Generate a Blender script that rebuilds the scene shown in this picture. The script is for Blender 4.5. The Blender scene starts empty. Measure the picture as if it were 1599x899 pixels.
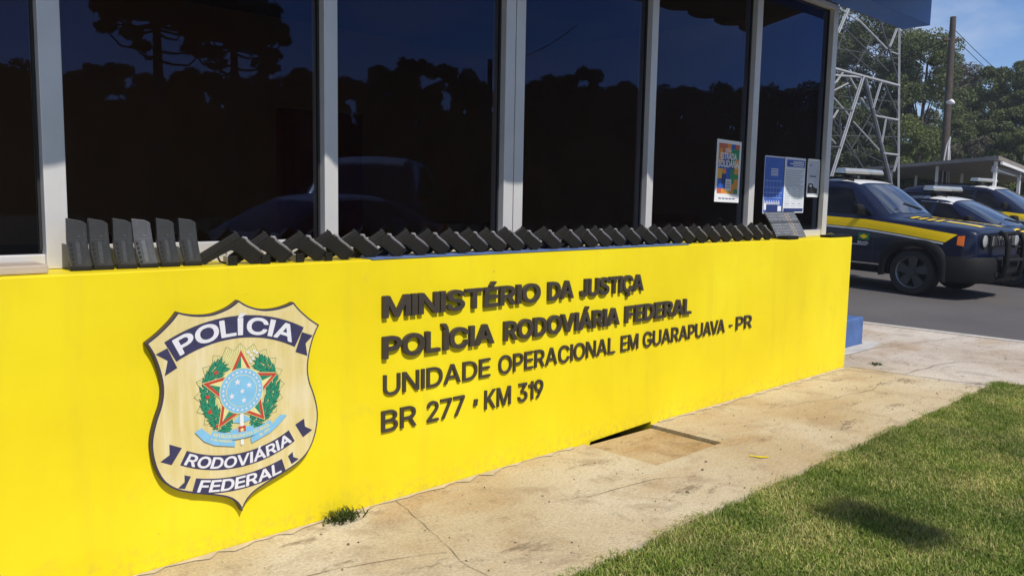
import bpy, bmesh, math, random, json
import numpy as np
from mathutils import Vector, Matrix
from mathutils.bvhtree import BVHTree
from mathutils.geometry import tessellate_polygon
R = math.radians
random.seed(7)
SC = bpy.context.scene
COL = SC.collection

# ------------------------------------------------------------------ camera, sky, sun, exposure
CAM_F, CAM_YAW, CAM_PITCH, CAM_ROLL = 1300.0, 0.7973, -0.1103, 0.0190
CAM_O = np.array([0.0, -2.979, 1.385])
cy, sy, cp, sp = math.cos(CAM_YAW), math.sin(CAM_YAW), math.cos(CAM_PITCH), math.sin(CAM_PITCH)
_f = np.array([cy*cp, sy*cp, sp]); _r0 = np.array([sy, -cy, 0.0]); _u0 = np.cross(_r0, _f)
cr, sr = math.cos(CAM_ROLL), math.sin(CAM_ROLL)
_r = cr*_r0 + sr*_u0; _u = -sr*_r0 + cr*_u0
cam = bpy.data.cameras.new('camera'); cam_o = bpy.data.objects.new('camera', cam); COL.objects.link(cam_o)
cam.sensor_width = 36; cam.sensor_fit = 'HORIZONTAL'; cam.lens = 36*CAM_F/1599
cam.clip_start = 0.05; cam.clip_end = 3000
M = Matrix(((_r[0], _u[0], -_f[0], CAM_O[0]), (_r[1], _u[1], -_f[1], CAM_O[1]), (_r[2], _u[2], -_f[2], CAM_O[2]), (0, 0, 0, 1)))
cam_o.matrix_world = M
SC.camera = cam_o

SUN_EL = 48.3
w = bpy.data.worlds.new('World'); SC.world = w; w.use_nodes = True
nt = w.node_tree; bg = nt.nodes['Background']
sky = nt.nodes.new('ShaderNodeTexSky'); sky.sky_type = 'NISHITA'; sky.sun_disc = False
sky.sun_elevation = R(SUN_EL); sky.sun_rotation = R(186); sky.altitude = 1100; sky.air_density = 1.0; sky.dust_density = 0.25; sky.ozone_density = 3.0
tc = nt.nodes.new('ShaderNodeTexCoord'); mp = nt.nodes.new('ShaderNodeMapping'); mp.inputs['Scale'].default_value = (3.4, 3.4, 9.0)
mp.inputs['Location'].default_value = (0.35, 0.2, 0.1)
nz = nt.nodes.new('ShaderNodeTexNoise'); nz.inputs['Scale'].default_value = 1.7; nz.inputs['Detail'].default_value = 7; nz.inputs['Roughness'].default_value = 0.55
rp = nt.nodes.new('ShaderNodeValToRGB'); rp.color_ramp.elements[0].position = 0.43; rp.color_ramp.elements[1].position = 0.70
rp.color_ramp.elements[1].color = (0.6, 0.6, 0.6, 1)
mx = nt.nodes.new('ShaderNodeMix'); mx.data_type = 'RGBA'
nt.links.new(tc.outputs['Generated'], mp.inputs['Vector']); nt.links.new(mp.outputs['Vector'], nz.inputs['Vector'])
nt.links.new(nz.outputs['Fac'], rp.inputs['Fac']); nt.links.new(rp.outputs['Color'], mx.inputs['Factor'])
tint = nt.nodes.new('ShaderNodeMix'); tint.data_type = 'RGBA'; tint.blend_type = 'MULTIPLY'; tint.inputs['Factor'].default_value = 1; tint.inputs['B'].default_value = (.84, .96, 1.16, 1)
nt.links.new(sky.outputs['Color'], tint.inputs['A']); nt.links.new(tint.outputs['Result'], mx.inputs['A']); mx.inputs['B'].default_value = (6.2, 6.7, 7.8, 1)
nt.links.new(mx.outputs['Result'], bg.inputs['Color']); bg.inputs['Strength'].default_value = 0.10

sun = bpy.data.lights.new('sun', 'SUN'); sun.energy = 3.9; sun.angle = R(0.53); sun.color = (1.0, 0.945, 0.86)
sun_o = bpy.data.objects.new('sun', sun); COL.objects.link(sun_o)
S = Vector((-0.105*math.cos(R(SUN_EL)), -math.cos(R(SUN_EL)), math.sin(R(SUN_EL)))).normalized()
sun_o.rotation_euler = S.to_track_quat('Z', 'Y').to_euler(); sun_o.location = (0, -20, 25)
SC.view_settings.view_transform = 'Standard'; SC.view_settings.look = 'None'
SC.view_settings.exposure = 0.12; SC.view_settings.gamma = 1.0; SC.view_settings.use_curve_mapping = False

def at(px, py, d):
    """survey helper: the world point d metres ahead seen in direction (px, py) of the photograph"""
    D = _f + _r*(px-799.5)/CAM_F - _u*(py-449.5)/CAM_F
    return CAM_O + D*d
GLASS_Y = 0.245
def mirrored(px, py, d):
    """survey helper: the real point whose mirror image in the window front is seen there"""
    P = at(px, py, d); return np.array([P[0], 2*GLASS_Y - P[1], P[2]])

# ------------------------------------------------------------------ helpers
def link(o, parent=None):
    COL.objects.link(o)
    if parent is not None: o.parent = parent
    return o
def tag(o, label=None, cat=None, group=None, kind=None):
    if label: o['label'] = label
    if cat: o['category'] = cat
    if group: o['group'] = group
    if kind: o['kind'] = kind
    return o
def thing(name, label, cat, loc=(0, 0, 0), rot=(0, 0, 0), group=None):
    o = bpy.data.objects.new(name, None); link(o); o.empty_display_size = 0.1
    o.location = loc; o.rotation_euler = rot
    return tag(o, label, cat, group)
def copy_tree(o, parent=None):
    c = o.copy(); link(c); c.parent = parent
    for ch in list(o.children): copy_tree(ch, c)
    return c

class MB:
    def __init__(s): s.v = []; s.f = []; s.m = []; s.mats = []; s.cm = 0
    def mat(s, m):
        if m not in s.mats: s.mats.append(m)
        s.cm = s.mats.index(m); return s
    def add(s, vs, fs):
        n = len(s.v); s.v += [tuple(map(float, v)) for v in vs]
        for f in fs: s.f.append(tuple(i+n for i in f)); s.m.append(s.cm)
        return s
    def box(s, a, b, Mx=None):
        x0, y0, z0 = a; x1, y1, z1 = b
        vs = [(x0,y0,z0),(x1,y0,z0),(x1,y1,z0),(x0,y1,z0),(x0,y0,z1),(x1,y0,z1),(x1,y1,z1),(x0,y1,z1)]
        if Mx is not None: vs = [Mx @ Vector(v) for v in vs]
        return s.add(vs, [(0,3,2,1),(4,5,6,7),(0,1,5,4),(1,2,6,5),(2,3,7,6),(3,0,4,7)])
    def prism(s, poly, y0, y1):
        """polygon in (x, z) extruded along y"""
        n = len(poly)
        vs = [(x, y0, z) for x, z in poly] + [(x, y1, z) for x, z in poly]
        fs = [tuple(range(n)), tuple(range(2*n-1, n-1, -1))]
        for i in range(n):
            j = (i+1) % n; fs.append((i, i+n, j+n, j))
        return s.add(vs, fs)
    def bar(s, a, b, wdt, hgt=None, up=(0, 0, 1)):
        hgt = hgt or wdt; a = Vector(a); b = Vector(b); t = (b-a).normalized()
        u = Vector(up)
        if abs(t.dot(u)) > .98: u = Vector((1, 0, 0))
        x = t.cross(u).normalized(); z = x.cross(t)
        vs = []
        for p in (a, b):
            for sx, sz in ((-1,-1),(1,-1),(1,1),(-1,1)): vs.append(p + x*sx*wdt/2 + z*sz*hgt/2)
        return s.add(vs, [(0,1,2,3),(7,6,5,4),(0,4,5,1),(1,5,6,2),(2,6,7,3),(3,7,4,0)])
    def tube(s, pts, r, n=8, cap=True):
        pts = [Vector(p) for p in pts]; rs = r if isinstance(r, (list, tuple)) else [r]*len(pts)
        vs = []; fs = []; x = None
        for i, p in enumerate(pts):
            t = (pts[min(i+1, len(pts)-1)] - pts[max(i-1, 0)]).normalized()
            if x is None:
                u = Vector((0, 0, 1)) if abs(t.z) < .95 else Vector((1, 0, 0)); x = t.cross(u).normalized()
            else: x = (x - t*x.dot(t)).normalized()
            y = t.cross(x)
            for k in range(n):
                a = 2*math.pi*k/n; vs.append(p + x*math.cos(a)*rs[i] + y*math.sin(a)*rs[i])
        for i in range(len(pts)-1):
            for k in range(n):
                k2 = (k+1) % n; fs.append((i*n+k, i*n+k2, (i+1)*n+k2, (i+1)*n+k))
        if cap: fs.append(tuple(range(n-1, -1, -1))); fs.append(tuple((len(pts)-1)*n+k for k in range(n)))
        return s.add(vs, fs)
    def lathe(s, prof, n=32, c=(0, 0, 0)):
        """profile of (radius, y) turned about the local y axis"""
        vs = []; fs = []
        for r_, y in prof:
            for k in range(n):
                a = 2*math.pi*k/n; vs.append((c[0]+r_*math.cos(a), c[1]+y, c[2]+r_*math.sin(a)))
        for i in range(len(prof)-1):
            for k in range(n):
                k2 = (k+1) % n; fs.append((i*n+k, i*n+k2, (i+1)*n+k2, (i+1)*n+k))
        return s.add(vs, fs)
    def build(s, name, m=None, parent=None, smooth=False, bevel=0, seg=2, recalc=True, loc=None):
        me = bpy.data.meshes.new(name); me.from_pydata(s.v, [], s.f)
        mats = s.mats if s.mats else [m]
        for q in mats: me.materials.append(q)
        if s.mats: me.polygons.foreach_set('material_index', s.m)
        if recalc:
            bm = bmesh.new(); bm.from_mesh(me); bmesh.ops.recalc_face_normals(bm, faces=bm.faces)
            if bevel: bmesh.ops.bevel(bm, geom=[e for e in bm.edges if e.is_manifold and e.calc_face_angle(0) > .5], offset=bevel, segments=seg, affect='EDGES', profile=.6, clamp_overlap=True)
            bm.to_mesh(me); bm.free()
        if smooth:
            me.polygons.foreach_set('use_smooth', [True]*len(me.polygons))
            if smooth is not True: me.set_sharp_from_angle(angle=R(smooth))
        me.update()
        o = bpy.data.objects.new(name, me); link(o, parent)
        if loc is not None: o.location = loc
        return o

# ------------------------------------------------------------------ materials
def newmat(name):
    m = bpy.data.materials.new(name); m.use_nodes = True
    return m, m.node_tree, m.node_tree.nodes['Principled BSDF']
def N(nt, t, **kw):
    n = nt.nodes.new(t)
    for k, v in kw.items():
        if hasattr(n, k): setattr(n, k, v)
        else: n.inputs[k].default_value = v
    return n
def ramp(nt, src, stops):
    r = nt.nodes.new('ShaderNodeValToRGB'); el = r.color_ramp.elements
    while len(el) < len(stops): el.new(0.5)
    for e, (p, c) in zip(el, stops): e.position = p; e.color = (*c, 1) if len(c) == 3 else c
    nt.links.new(src, r.inputs['Fac']); return r.outputs['Color']
def mixc(nt, f, a, b, mode='MIX'):
    m = nt.nodes.new('ShaderNodeMix'); m.data_type = 'RGBA'; m.blend_type = mode
    for k, q in (('Factor', f), ('A', a), ('B', b)):
        if isinstance(q, (int, float)): m.inputs[k].default_value = q
        elif isinstance(q, tuple): m.inputs[k].default_value = (*q, 1)
        else: nt.links.new(q, m.inputs[k])
    return m.outputs['Result']
def noise(nt, scale, detail=5, rough=.55, vec=None, space='Object', dist=0, stretch=None):
    n = nt.nodes.new('ShaderNodeTexNoise'); n.inputs['Scale'].default_value = scale; n.inputs['Detail'].default_value = detail
    n.inputs['Roughness'].default_value = rough; n.inputs['Distortion'].default_value = dist
    if vec is None:
        t = nt.nodes.new('ShaderNodeTexCoord'); vec = t.outputs[space]
    if stretch:
        mp = nt.nodes.new('ShaderNodeMapping'); mp.inputs['Scale'].default_value = stretch; nt.links.new(vec, mp.inputs['Vector']); vec = mp.outputs['Vector']
    nt.links.new(vec, n.inputs['Vector']); return n.outputs['Fac']
def bump(nt, bsdf, h, strength=.3, dist=.01):
    b = nt.nodes.new('ShaderNodeBump'); b.inputs['Strength'].default_value = strength; b.inputs['Distance'].default_value = dist
    nt.links.new(h, b.inputs['Height']); nt.links.new(b.outputs['Normal'], bsdf.inputs['Normal'])
_mc = {}
def pm(name, col, rough=.5, metal=0, var=.12, scale=14, bmp=0, coat=0, spec=.5):
    if name in _mc: return _mc[name]
    m, nt, b = newmat(name)
    f = noise(nt, scale)
    c = ramp(nt, f, [(.3, tuple(max(0, x*(1-var)) for x in col)), (.7, tuple(min(1, x*(1+var)) for x in col))])
    nt.links.new(c, b.inputs['Base Color'])
    b.inputs['Roughness'].default_value = rough; b.inputs['Metallic'].default_value = metal
    b.inputs['Coat Weight'].default_value = coat; b.inputs['Coat Roughness'].default_value = .04
    b.inputs['Specular IOR Level'].default_value = spec
    if bmp: bump(nt, b, noise(nt, scale*6), bmp, .004)
    _mc[name] = m; return m

def mat_yellow():
    m, nt, b = newmat('yellow_wall_paint')
    c = ramp(nt, noise(nt, 1.3, 6), [(.28, (.755, .585, .006)), (.5, (.815, .655, .008)), (.72, (.86, .72, .014))])
    # grime near the foot of the wall, rain streaks, scuffs
    g = nt.nodes.new('ShaderNodeNewGeometry'); sx = nt.nodes.new('ShaderNodeSeparateXYZ'); nt.links.new(g.outputs['Position'], sx.inputs[0])
    mr = N(nt, 'ShaderNodeMapRange'); mr.inputs['From Min'].default_value = .14; mr.inputs['From Max'].default_value = 0.0
    nt.links.new(sx.outputs['Z'], mr.inputs['Value'])
    n2 = ramp(nt, noise(nt, 26, 8, .7), [(.46, (0, 0, 0)), (.66, (1, 1, 1))])
    mul = N(nt, 'ShaderNodeMath', operation='MULTIPLY'); nt.links.new(mr.outputs[0], mul.inputs[0]); nt.links.new(n2, mul.inputs[1])
    mul2 = N(nt, 'ShaderNodeMath', operation='MULTIPLY'); nt.links.new(mul.outputs[0], mul2.inputs[0]); mul2.inputs[1].default_value = .42
    c = mixc(nt, mul2.outputs[0], c, (.33, .24, .09))
    st = ramp(nt, noise(nt, 3.0, 6, .6, stretch=(3.2, 3.2, .35)), [(.53, (0, 0, 0)), (.78, (.30, .30, .30))])
    c = mixc(nt, st, c, (.60, .46, .03))
    sm = ramp(nt, noise(nt, 4.2, 9, .72, dist=.6), [(.60, (0, 0, 0)), (.72, (.30, .30, .30))])
    c = mixc(nt, sm, c, (.55, .43, .07))
    sp_ = ramp(nt, noise(nt, 34, 3, .5), [(.735, (0, 0, 0)), (.77, (.5, .5, .5))])
    c = mixc(nt, sp_, c, (.34, .25, .06))
    nt.links.new(c, b.inputs['Base Color']); b.inputs['Roughness'].default_value = .55; b.inputs['Specular IOR Level'].default_value = .3
    h = N(nt, 'ShaderNodeMath', operation='ADD'); nt.links.new(noise(nt, 9, 4), h.inputs[0]); nt.links.new(noise(nt, 120, 4), h.inputs[1])
    bump(nt, b, h.outputs[0], .10, .005)
    return m
def mat_concrete(name, c1, c2, c3, stain):
    m, nt, b = newmat(name)
    c = ramp(nt, noise(nt, .9, 8, .6, dist=.4), [(.34, c2), (.50, c1), (.68, c3)])
    f2 = ramp(nt, noise(nt, 3.2, 9, .68, dist=.5), [(.52, (0, 0, 0)), (.66, (.75, .75, .75))])
    c = mixc(nt, f2, c, stain)
    f5 = ramp(nt, noise(nt, 1.1, 7, .62, dist=.8, stretch=(.6, 1.6, 1)), [(.56, (0, 0, 0)), (.72, (.7, .7, .7))])
    c = mixc(nt, f5, c, (stain[0]*1.15, stain[1]*.98, stain[2]*.72))
    f4 = ramp(nt, noise(nt, 2.1, 12, .78, stretch=(.8, 2.2, 1)), [(.575, (0, 0, 0)), (.64, (.75, .75, .75))])
    c = mixc(nt, f4, c, tuple(x*.5 for x in stain))
    f6 = ramp(nt, noise(nt, 9, 8, .75), [(.56, (0, 0, 0)), (.66, (.55, .55, .55))])
    c = mixc(nt, f6, c, tuple(x*.75 for x in stain))
    f3 = ramp(nt, noise(nt, 70, 4, .7), [(.35, (.78, .78, .78)), (.6, (1.06, 1.06, 1.06))])
    c = mixc(nt, 1.0, c, f3, 'MULTIPLY')
    sp_ = ramp(nt, noise(nt, 22, 2, .5), [(.735, (0, 0, 0)), (.76, (.8, .8, .8))])
    c = mixc(nt, sp_, c, (.10, .075, .05))
    nt.links.new(c, b.inputs['Base Color']); b.inputs['Roughness'].default_value = .9; b.inputs['Specular IOR Level'].default_value = .2
    h = N(nt, 'ShaderNodeMath', operation='ADD'); nt.links.new(noise(nt, 6, 8, .7), h.inputs[0]); nt.links.new(noise(nt, 90, 5, .7), h.inputs[1])
    bump(nt, b, h.outputs[0], .45, .012)
    return m
def mat_asphalt():
    m, nt, b = newmat('asphalt')
    c = ramp(nt, noise(nt, .6, 6, .6), [(.3, (.090, .081, .078)), (.7, (.130, .117, .112))])
    c = mixc(nt, 1.0, c, ramp(nt, noise(nt, 160, 3, .7), [(.3, (.7, .7, .7)), (.7, (1.25, 1.25, 1.25))]), 'MULTIPLY')
    nt.links.new(c, b.inputs['Base Color']); b.inputs['Roughness'].default_value = .88
    bump(nt, b, noise(nt, 130, 3, .7), .5, .01); return m
def mat_leaf(name, a, b_, c_, bulk=.35, patchy=False):
    m, nt, b = newmat(name)
    g = nt.nodes.new('ShaderNodeNewGeometry')
    src = g.outputs['Random Per Island']
    if patchy:
        pn = noise(nt, 2.6, 6, .65); m1 = N(nt, 'ShaderNodeMath', operation='MULTIPLY_ADD'); nt.links.new(pn, m1.inputs[0]); m1.inputs[1].default_value = 2.4; m1.inputs[2].default_value = -1.12
        m2 = N(nt, 'ShaderNodeMath', operation='ADD'); nt.links.new(src, m2.inputs[0]); nt.links.new(m1.outputs[0], m2.inputs[1]); src = m2.outputs[0]
    c = ramp(nt, src, [(.0, a), (.6, b_), (1.0, c_)])
    c = mixc(nt, 1.0, c, ramp(nt, noise(nt, bulk, 3), [(.32, (.62, .66, .6)), (.68, (1.25, 1.2, 1.1))]), 'MULTIPLY')
    nt.links.new(c, b.inputs['Base Color']); b.inputs['Roughness'].default_value = .6; b.inputs['Specular IOR Level'].default_value = .3
    tr = nt.nodes.new('ShaderNodeBsdfTranslucent'); nt.links.new(c, tr.inputs['Color'])
    ms = nt.nodes.new('ShaderNodeMixShader'); ms.inputs[0].default_value = .25
    nt.links.new(b.outputs[0], ms.inputs[1]); nt.links.new(tr.outputs[0], ms.inputs[2])
    nt.links.new(ms.outputs[0], nt.nodes['Material Output'].inputs['Surface']); return m
def mat_tinted_glass():
    m, nt, b = newmat('smoked_window_glass'); nt.nodes.remove(b)
    tr = nt.nodes.new('ShaderNodeBsdfTransparent'); tr.inputs['Color'].default_value = (.37, .275, .19, 1)
    gl = nt.nodes.new('ShaderNodeBsdfGlossy'); gl.inputs['Roughness'].default_value = .0; gl.inputs['Color'].default_value = (.36, .53, 1, 1)
    fr = nt.nodes.new('ShaderNodeFresnel'); fr.inputs['IOR'].default_value = 1.47
    t = nt.nodes.new('ShaderNodeTexCoord')
    bp = nt.nodes.new('ShaderNodeBump'); bp.inputs['Strength'].default_value = .02; bp.inputs['Distance'].default_value = .02
    nt.links.new(noise(nt, .8, 2), bp.inputs['Height']); nt.links.new(bp.outputs['Normal'], gl.inputs['Normal'])
    ms = nt.nodes.new('ShaderNodeMixShader'); nt.links.new(fr.outputs[0], ms.inputs[0]); nt.links.new(tr.outputs[0], ms.inputs[1]); nt.links.new(gl.outputs[0], ms.inputs[2])
    nt.links.new(ms.outputs[0], nt.nodes['Material Output'].inputs['Surface']); return m
def mat_board():
    m, nt, b = newmat('emblem_board_cream')
    c = ramp(nt, noise(nt, 30, 6, .6, stretch=(1, 1, .09)), [(.32, (.64, .52, .20)), (.52, (.70, .58, .26)), (.74, (.76, .67, .40))])
    sp_ = ramp(nt, noise(nt, 130, 3, .6), [(.66, (0, 0, 0)), (.73, (.8, .8, .8))])
    c = mixc(nt, sp_, c, (.80, .74, .58))
    bl = ramp(nt, noise(nt, 6, 5, .6), [(.5, (0, 0, 0)), (.75, (.5, .5, .5))])
    c = mixc(nt, bl, c, (.78, .70, .52))
    nt.links.new(c, b.inputs['Base Color']); b.inputs['Roughness'].default_value = .5; return m
def mat_carblue():
    return pm('dark_blue_car_paint', (.0028, .0062, .027), .4, 0, .08, 4, coat=.6, spec=.15)

YEL = mat_yellow()
CONC = mat_concrete('walkway_concrete', (.58, .475, .315), (.50, .365, .205), (.66, .57, .42), (.40, .30, .20))
APRON = mat_concrete('apron_concrete', (.58, .50, .41), (.50, .41, .31), (.66, .59, .50), (.38, .31, .25))
ASPH = mat_asphalt()
ALU = pm('anodised_aluminium', (.70, .68, .66), .42, .35, .05, 6)
GLASS = mat_tinted_glass()
BLUEP = pm('blue_fascia_paint', (.042, .15, .55), .45, 0, .1, 2.5)
BLUEB = pm('blue_block_paint', (.065, .135, .33), .6, 0, .22, 7, .3)
BLACK = pm('black_polymer', (.0125, .0110, .0080), .6, 0, .2, 60, .05, spec=.22); GRIP_SHEEN = pm('grip_sheen_tone', (.20, .19, .20), .32, 0, .2, 40)  # second material: pale tone of the highlight painted along the pistol grips
STEELB = pm('black_slide_steel', (.014, .0125, .0095), .58, .0, .15, 40, spec=.3)
LETTER = pm('dark_brown_letter_paint', (.048, .038, .030), .5, 0, .15, 30, .1)
MAGP = pm('grey_polymer', (.036, .036, .039), .45, 0, .15, 50, .05)
RIBP = pm('worn_grey_polymer', (.060, .064, .074), .4, 0, .25, 60, .06)
DARK = pm('matt_black', (.012, .012, .012), .6, 0, .1, 20)
WHITE = pm('white_paint', (.78, .77, .75), .45, 0, .04, 8)
CHROME = pm('bright_metal', (.62, .62, .62), .25, .9, .05, 5)
BARK = pm('bark', (.075, .055, .042), .9, 0, .35, 6, .6)
GALV = pm('galvanised_steel', (.46, .46, .46), .5, .25, .12, 5)
GALVD = pm('weathered_steel', (.10, .10, .105), .6, .2, .15, 5)
TIMBER = pm('weathered_timber_pole', (.060, .046, .036), .85, 0, .3, 5, .4)

# ------------------------------------------------------------------ ground and paving
SLOPE = .028
def lot_z(y): return max(0.0, y-0.6)*SLOPE if y < 40 else 39.4*SLOPE
def structure(o): o['kind'] = 'structure'; return o
# terrain sheet to the horizon (rises gently behind the car park like the lot)
mt, ntt, bt = newmat('rough_grassland')
c = ramp(ntt, noise(ntt, .25, 8, .65), [(.3, (.055, .07, .022)), (.55, (.085, .10, .035)), (.75, (.17, .13, .075))])
ntt.links.new(c, bt.inputs['Base Color']); bt.inputs['Roughness'].default_value = .95
bump(ntt, bt, noise(ntt, 8, 6, .7), .6, .05)
xs = [-1500, -400, -120, -60, -30, -12, 0, 5, 9.0, 14, 20, 30, 45, 60, 120, 400, 1500]
ys = [-1500, -400, -120, -60, -30, -15, -8, -5, 0, .6, 4, 10, 20, 40, 70, 120, 400, 1500]
b = MB(); vs = [(x, y, lot_z(y)-.16) for y in ys for x in xs]; nx = len(xs)
b.add(vs, [(j*nx+i, j*nx+i+1, (j+1)*nx+i+1, (j+1)*nx+i) for j in range(len(ys)-1) for i in range(nx-1)])
structure(b.build('ground', mt))
# asphalt lot, right of the apron
b = MB(); ax = [9.6, 12, 16, 22, 34]; ay = [-14, -6, 0, .6, 2, 4, 8, 16, 26]
vs = [(x, y, lot_z(y)-.012 + .004*math.sin(x*1.3+y)) for y in ay for x in ax]; nx = len(ax)
b.add(vs, [(j*nx+i, j*nx+i+1, (j+1)*nx+i+1, (j+1)*nx+i) for j in range(len(ay)-1) for i in range(nx-1)])
structure(b.build('asphalt_lot', ASPH))
# the road behind the photographer
b = MB(); b.add([(-60, -13.5, -.09), (9.6, -13.5, -.09), (9.6, -5.2, -.09), (-60, -5.2, -.09)], [(0, 1, 2, 3)])
structure(b.build('road', ASPH))
# walkway slabs round the inspection pit, then the apron
PX0, PX1, PY0, PY1 = 3.50, 4.13, -.50, -.004
b = MB()
b.box((-6, -1.04, -.12), (PX0, -.003, 0)); b.box((PX1, -1.04, -.12), (6.95, -.003, 0)); b.box((PX0, -1.04, -.12), (PX1, PY0, 0))
structure(b.build('walkway', CONC))
b = MB(); b.box((6.953, -1.04, -.12), (7.28, -.003, 0)); b.box((7.28, -14, -.12), (9.56, 3, -.002)); b.box((6.86, 0.003, -.12), (7.278, 3, -.003))
structure(b.build('apron', APRON))
b = MB(); b.box((9.56, -14, -.12), (9.66, 3, .006)); structure(b.build('kerb_edge', pm('pale_kerb', (.55, .51, .45), .85, 0, .15, 4, .3)))
# pit under the cover
b = MB(); b.box((PX0-.02, PY0-.02, -.35), (PX1+.02, .33, -.13)); structure(b.build('pit_floor', pm('wet_soil', (.03, .022, .015), .9, 0, .3, 10)))
COVER = mat_concrete('cover_concrete', (.50, .35, .175), (.44, .27, .11), (.56, .43, .26), (.34, .22, .11))
b = MB(); b.prism([(3.5015, -.10), (4.092, -.10), (4.092, -.010), (3.505, -.0015)], -.4985, -.026)
tag(b.build('pit_cover', COVER, None, bevel=.006), 'square brown stained concrete cover set in the walkway against the yellow wall', 'cover')
# cracks: thin dark strips pressed in the slabs
def strip(b, pts, wd, z):
    pts = [Vector((x, y, 0)) for x, y in pts]; L = []
    for i, p in enumerate(pts):
        t = (pts[min(i+1, len(pts)-1)]-pts[max(i-1, 0)]).normalized(); n = Vector((-t.y, t.x, 0))
        ww = wd*(.5+random.random()); L.append((p+n*ww/2, p-n*ww/2))
    b.add([(q.x, q.y, z) for pr in L for q in pr], [(2*i, 2*i+1, 2*i+3, 2*i+2) for i in range(len(L)-1)])
def wander(a, c, n, amp):
    a = Vector(a); c = Vector(c); t = c-a; nn = Vector((-t.y, t.x)).normalized(); out = []; off = 0
    for i in range(n+1):
        off += random.uniform(-amp, amp); k = i/n
        q = a+t*k+nn*off*min(1, 4*k, 4*(1-k)+.3); out.append((q.x, q.y))
    return out
rnd = random.Random(3)
b = MB()
for a, c, n, wd in [((2.18, -.02), (2.05, -1.0), 16, .0035), ((6.9, -.02), (7.05, -1.03), 14, .012), ((6.98, -.45), (8.0, -.6), 18, .009), ((8.0, -.6), (8.3, -1.4), 12, .008),
                    ((5.3, -.35), (6.5, -.42), 18, .005), ((2.7, -.5), (3.5, -.75), 12, .004), ((7.4, .35), (9.5, -.2), 22, .008), ((8.1, -.8), (9.4, -1.6), 14, .008), ((1.2, -.3), (2.0, -.6), 12, .004)]:
    strip(b, wander(a, c, n, .018), wd*.55, .004)
structure(b.build('slab_cracks', pm('crack_dirt', (.07, .05, .035), .95, 0, .3, 20)))
# mortar strip between wall foot and walkway
b = MB(); pts = [(i*.05-2, -.004-max(0, rnd.gauss(.012, .016))-.02*max(0, (i*.05-5.5)/3)) for i in range(177)]
for (x0, y0), (x1, y1) in zip(pts, pts[1:]):
    if 3.42 < x1 and x0 < 4.18: continue
    b.add([(x0, -.003, .007), (x1, -.003, .007), (x1, y1, .004), (x0, y0, .004)], [(0, 3, 2, 1)])
structure(b.build('wall_foot_mortar', pm('pale_mortar', (.52, .43, .29), .9, 0, .2, 9, .5)))
b = MB(); strip(b, wander((4.02, -.74), (4.08, -.82), 4, .005), .022, .0045); structure(b.build('paint_splash', YEL))

# ------------------------------------------------------------------ the police post
post = thing('police_post', 'low police post with long yellow parapet wall, smoked windows and blue fascia', 'building')
WX0, WX1 = -1.6, 6.84
b = MB(); b.prism([(WX0, -.12), (3.50, -.12), (3.56, .000), (4.13, .016), (4.131, -.12), (WX1, -.12), (WX1, 1.10), (WX0, 1.10)], 0, .35); wall = b.build('parapet_wall', YEL, post, bevel=.006)
b = MB(); b.box((WX0, .35, -.1), (6.78, 4.2, .02)); b.build('floor', pm('interior_floor', (.30, .17, .09), .5, 0, .2, 2), post)
b = MB(); b.box((WX0, 4.2, -.1), (6.78, 4.3, 2.97)); b.box((WX0-.1, .3, -.1), (WX0, 4.3, .9)); b.box((WX0-.1, .3, 2.6), (WX0, 4.3, 2.97)); b.box((6.72, .31, -.1), (6.775, 4.3, 2.97))  # unseen left wall has an added opening that lets skylight into the room
b.build('interior_wall', pm('interior_plaster', (.54, .41, .27), .8, 0, .1, 2), post)
b = MB(); b.box((WX0-.1, .21, 2.974), (6.78, 4.3, 3.12)); b.build('roof_slab', pm('roof_concrete', (.30, .22, .16), .8, 0, .1, 2), post)
b = MB(); b.box((3.9, 4.12, .02), (4.8, 4.197, 2.15)); dr = b.build('door', pm('dark_wood', (.30, .085, .03), .5, 0, .3, 3), post)
b = MB()
for z0 in (.2, 1.2):
    b.box((4.02, 4.10, z0), (4.68, 4.118, z0+.8))
b.build('panel', pm('dark_wood', (.30, .085, .03)), dr)
b = MB(); b.box((WX0+.05, .50, 1.08), (6.60, 1.25, 1.125)); ct = b.build('counter', pm('counter_wood', (.20, .085, .03), .5, 0, .35, 3), post)
b = MB(); b.box((WX0+.1, .55, .02), (6.55, .60, 1.078)); b.build('counter_front', pm('dark_wood', (.30, .085, .03)), ct)
for x0, wd, hh_ in [(2.95, .30, .10), (4.75, .42, .09), (5.15, .22, .14), (1.0, .5, .06)]:
    b = MB(); b.box((x0, .52, 1.127), (x0+wd, .80, 1.127+hh_)); tag(b.build('box_file', pm('cardboard', (.34, .16, .05), .7, 0, .15, 5), None, bevel=.006), 'brownish box lying on the counter behind the smoked glass %s' % {2.95: 'left of the double post', 4.75: 'before the poster window', 5.15: 'under the patchwork poster', 1.0: 'behind the rifle magazines'}[x0], 'box')
# mullions: front faces measured on the window front (y = 0.2)
MUL = [(-.30, -.225), (.853, .925), (1.957, 2.024), (3.030, 3.098), (3.104, 3.171), (4.268, 4.332), (5.504, 5.580), (6.700, 6.780)]
for i, (x0, x1) in enumerate(MUL):
    b = MB(); b.box((x0, .2, 1.183 if i not in (0, 1, 6, 7) else 1.102), (x1, .30, 2.93)); b.build('mullion', ALU, post, bevel=.003)
b = MB(); b.box((.925, .215, 1.102), (5.504, .29, 1.181)); b.build('bottom_rail', ALU, post, bevel=.003)
b = MB(); b.box((5.580, .215, 1.102), (6.700, .29, 1.152)); b.build('bottom_rail', ALU, post, bevel=.003)
b = MB(); b.box((WX0, .215, 1.102), (.853, .29, 1.152)); b.build('bottom_rail', ALU, post, bevel=.003)
b = MB(); b.box((WX0, .2, 2.932), (6.785, .30, 2.972)); b.build('top_rail', ALU, post, bevel=.003)
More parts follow.
